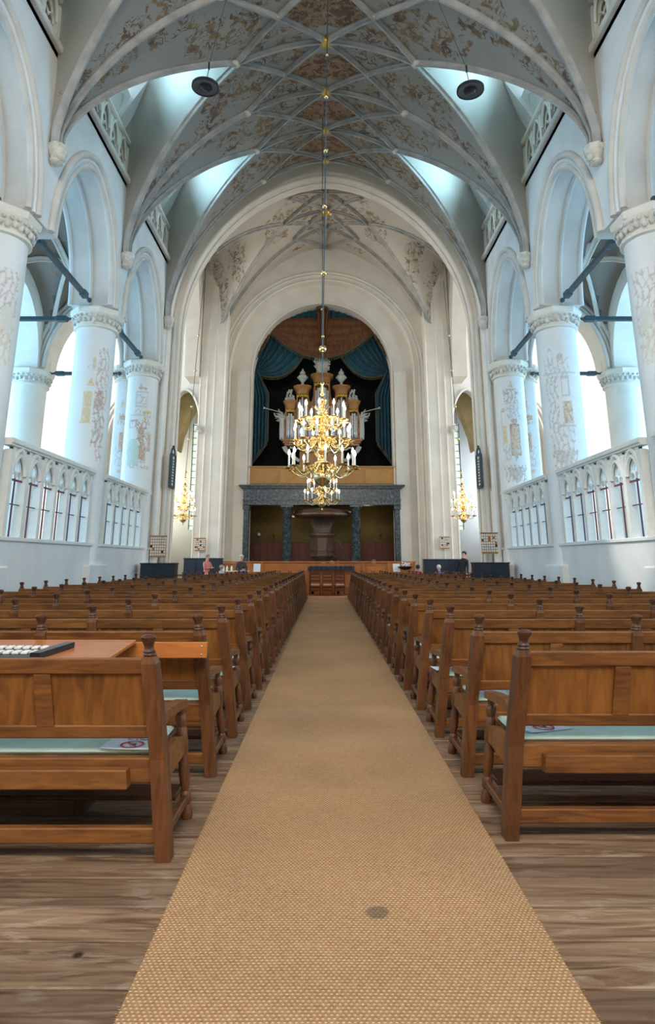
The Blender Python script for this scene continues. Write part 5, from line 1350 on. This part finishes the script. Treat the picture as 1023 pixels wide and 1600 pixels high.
# ------------------------------------------------------------------ chandeliers
def chandelier(label, loc, tiers, globe, zb, chain_to, S=1.0, lights=(), balls=(), tilt=0, rodr=.012):
    """tiers: (z of pan, radius, count, phase, rise) ; z relative to the bottom of the globe"""
    o = thing('brass_chandelier', label, 'chandelier', loc)
    top = tiers[-1][0]+.55*S
    m = MB().lathe([(.004, -.10*S), (.03*S, -.07*S), (.012*S, -.02*S)]+[(globe*sin(pi*k/12)+.003, globe-globe*cos(pi*k/12)) for k in range(1, 12)]+[(.03*S, 2*globe+.01)], 24)
    m.build('globe', M['brass'], o, 60)
    pr = [(.03*S, 2*globe)]; z = 2*globe
    while z < top:
        pr += [(.035*S, z+.02*S), (.085*S, z+.07*S), (.10*S, z+.12*S), (.06*S, z+.17*S), (.03*S, z+.20*S), (.05*S, z+.23*S)]; z += .24*S
    pr += [(.03*S, z+.03), (.06*S, z+.1*S), (.02*S, z+.17*S), (.045*S, z+.22*S), (.01*S, z+.26*S)]
    m = MB().lathe(pr, 18); m.build('baluster_stem', M['brass'], o, 60)
    q_ = random.Random(3); orn = MB()
    for (tz, r, n, ph, rise) in tiers:
        am = MB(); P = []
        zc = tz-.02*S
        for k in range(19):
            u = k/18
            x = .05*S+(r-.05*S)*u
            zz = zc+rise*(.55*(1-u)**2+.0) - rise*.62*sin(pi*min(1, u*1.02))**1.3*(.3+.9*u) + (0 if u < .8 else 0)
            P.append((x, 0, zz))
        P[-1] = (r, 0, tz)
        am.tube(P, .013*S, 6)
        # small scroll on the arm
        am.tube([(r*.42+.05*S*(1-k/14)*cos(k*.6), 0, zc+rise*.05+.05*S*(1-k/14)*sin(k*.6)) for k in range(14)], .008*S, 5)
        me_arm = am.mesh('arm', M['brass'])
        me_pan = MB().lathe([(.012*S, -.02*S), (.03*S, -.008*S), (.095*S, 0), (.10*S, .014*S), (.02*S, .012*S), (.022*S, .05*S)], 16, (r, 0, tz)).mesh('drip_pan', M['brass'])
        me_can = MB().lathe([(.017*S, .05*S), (.017*S, .24*S)], 8, (r, 0, tz)).mesh('candle', M['candle'])
        me_fl = MB().lathe([(.006*S, .24*S), (.026*S, .275*S), (.022*S, .31*S), (.003*S, .36*S)], 8, (r, 0, tz)).mesh('bulb', M['flame'])
        for k in range(n):
            a = ph+2*pi*k/n
            ar = place(me_arm, 'arm', o, 60); ar.rotation_euler = (0, 0, a)
            place(me_pan, 'drip_pan', ar, 50); cn = place(me_can, 'candle', ar, 50); place(me_fl, 'bulb', ar, 60)
            for j in range(3):
                aa = a+pi/n; rr = (.13+.06*j)*S; orn.ball((rr*cos(aa), rr*sin(aa), tz+rise*(.35-.12*j)), .022*S, 6, 4)
            orn.tube([((.10+.05*sin(t_*1.3))*S*cos(aa), (.10+.05*sin(t_*1.3))*S*sin(aa), tz+t_*.05*S) for t_ in range(7)], .010*S, 5)
    orn.build('stem_ornaments', M['brass'], o, 60)
    cz = z+.26*S; H_ = chain_to-loc[2]
    MB().tube([(0, 0, cz-.05), (tilt, 0, H_)], rodr, 6).build('hanging_rod', M['iron'], o)
    for zz, r in balls:
        if zz-loc[2] < H_: MB().ball((tilt*(zz-loc[2]-cz)/(H_-cz), 0, zz-loc[2]), r, 14, 8).build('rod_ball', M['brass'], o, 60)
    for zz, e in lights:
        l = bpy.data.lights.new('candle_glow', 'POINT'); l.energy = e; l.color = (1.0, .72, .38); l.shadow_soft_size = .35
        lo = bpy.data.objects.new('candle_glow', l); COL.objects.link(lo); lo.location = (loc[0], loc[1], loc[2]+zz)
    return o
def H0(y): return lift(NV, (0, y, NV.Zr-.15))[2]
chandelier('large brass chandelier with three tiers of lit candles in front of the organ', (-.07, 11.3, 2.80),
           [(.32, .62, 12, .1, .30), (.82, .53, 12, .35, .32), (1.22, .44, 10, .2, .28)], .165, 2.8, H0(11.3), 1.0, lights=((.9, 34), (1.6, 20)),
           balls=((5.49, .075), (7.11, .065), (8.62, .055), (9.95, .05), (5.75, .03), (11.3, .05), (12.4, .04)), tilt=.12)
chandelier('smaller brass chandelier hanging lower behind the large one', (-.11, 17.5, 2.92), [(.20, .50, 8, .2, .24), (.50, .42, 8, .6, .22), (.80, .32, 6, .1, .2)], .11, 2.9, lift(NV, (0, 17.5, NV.Zr))[2]+.05, .9, lights=((.9, 30),), balls=((6, .05), (9, .05)))
for s, x in ((-1, -5.80), (1, 5.60)):
    chandelier('brass chandelier with lit candles hanging in the %s of the crossing' % SIDE[s], (x, 25.0, 2.95), [(.26, .46, 8, .2, .24), (.60, .44, 8, .6, .22), (.92, .36, 8, .1, .2)], .13, 2.95, 13.6, .95,
               lights=((.8, 60),), balls=((5.0, .06), (6.4, .06), (7.8, .06), (9.4, .06), (11, .06)), tilt=-s*.35)
# ------------------------------------------------------------------ hanging loudspeakers
for s, x, z in ((-1, -2.34, 10.4), (1, 2.80, 10.33)):
    o = thing('hanging_speaker', 'grey ring-shaped loudspeaker hanging on a wire on the %s' % SIDE[s], 'speaker', (x, 10.0, z))
    hd = bpy.data.objects
    def tl(px, py, pz, s=s):
        a = R(4); return (px, py*cos(a)-pz*sin(a), py*sin(a)+pz*cos(a))
    MB().lathe([(.10, .05), (.235, .04), (.258, .015), (.258, -.015), (.235, -.035), (.235, -.02), (.13, -.01), (.10, .0)], 32, cap=False).xf(tl).build('saucer', M['speaker'], o, 40)
    MB().lathe([(.232, -.03), (.262, -.03), (.262, .02), (.232, .02)], 32, cap=False).xf(tl).build('dark_rim', M['blackgloss'], o, 40)
    MB().lathe([(.105, .04), (.105, -.03), (.07, -.05), (.02, -.055)], 8).xf(tl).build('driver', M['blackgloss'], o, 40)
    MB().lathe([(.10, .03), (.13, .02), (.13, -.02), (.10, -.02)], 24, cap=False).xf(tl).build('inner_ring', M['blackgloss'], o)
    top = lift(NV, (s*1.7, 10, NV.B(1.7)))[2]
    MB().tube([(0, 0, .05), (-s*.05, 0, .42)], .008, 5).box(-s*.05-.015, -s*.05+.015, -.015, .015, .40, .56).tube([(-s*.05, 0, .5), (s*1.7-x, 0, top-z)], .005, 4).build('wire', M['blackgloss'], o)
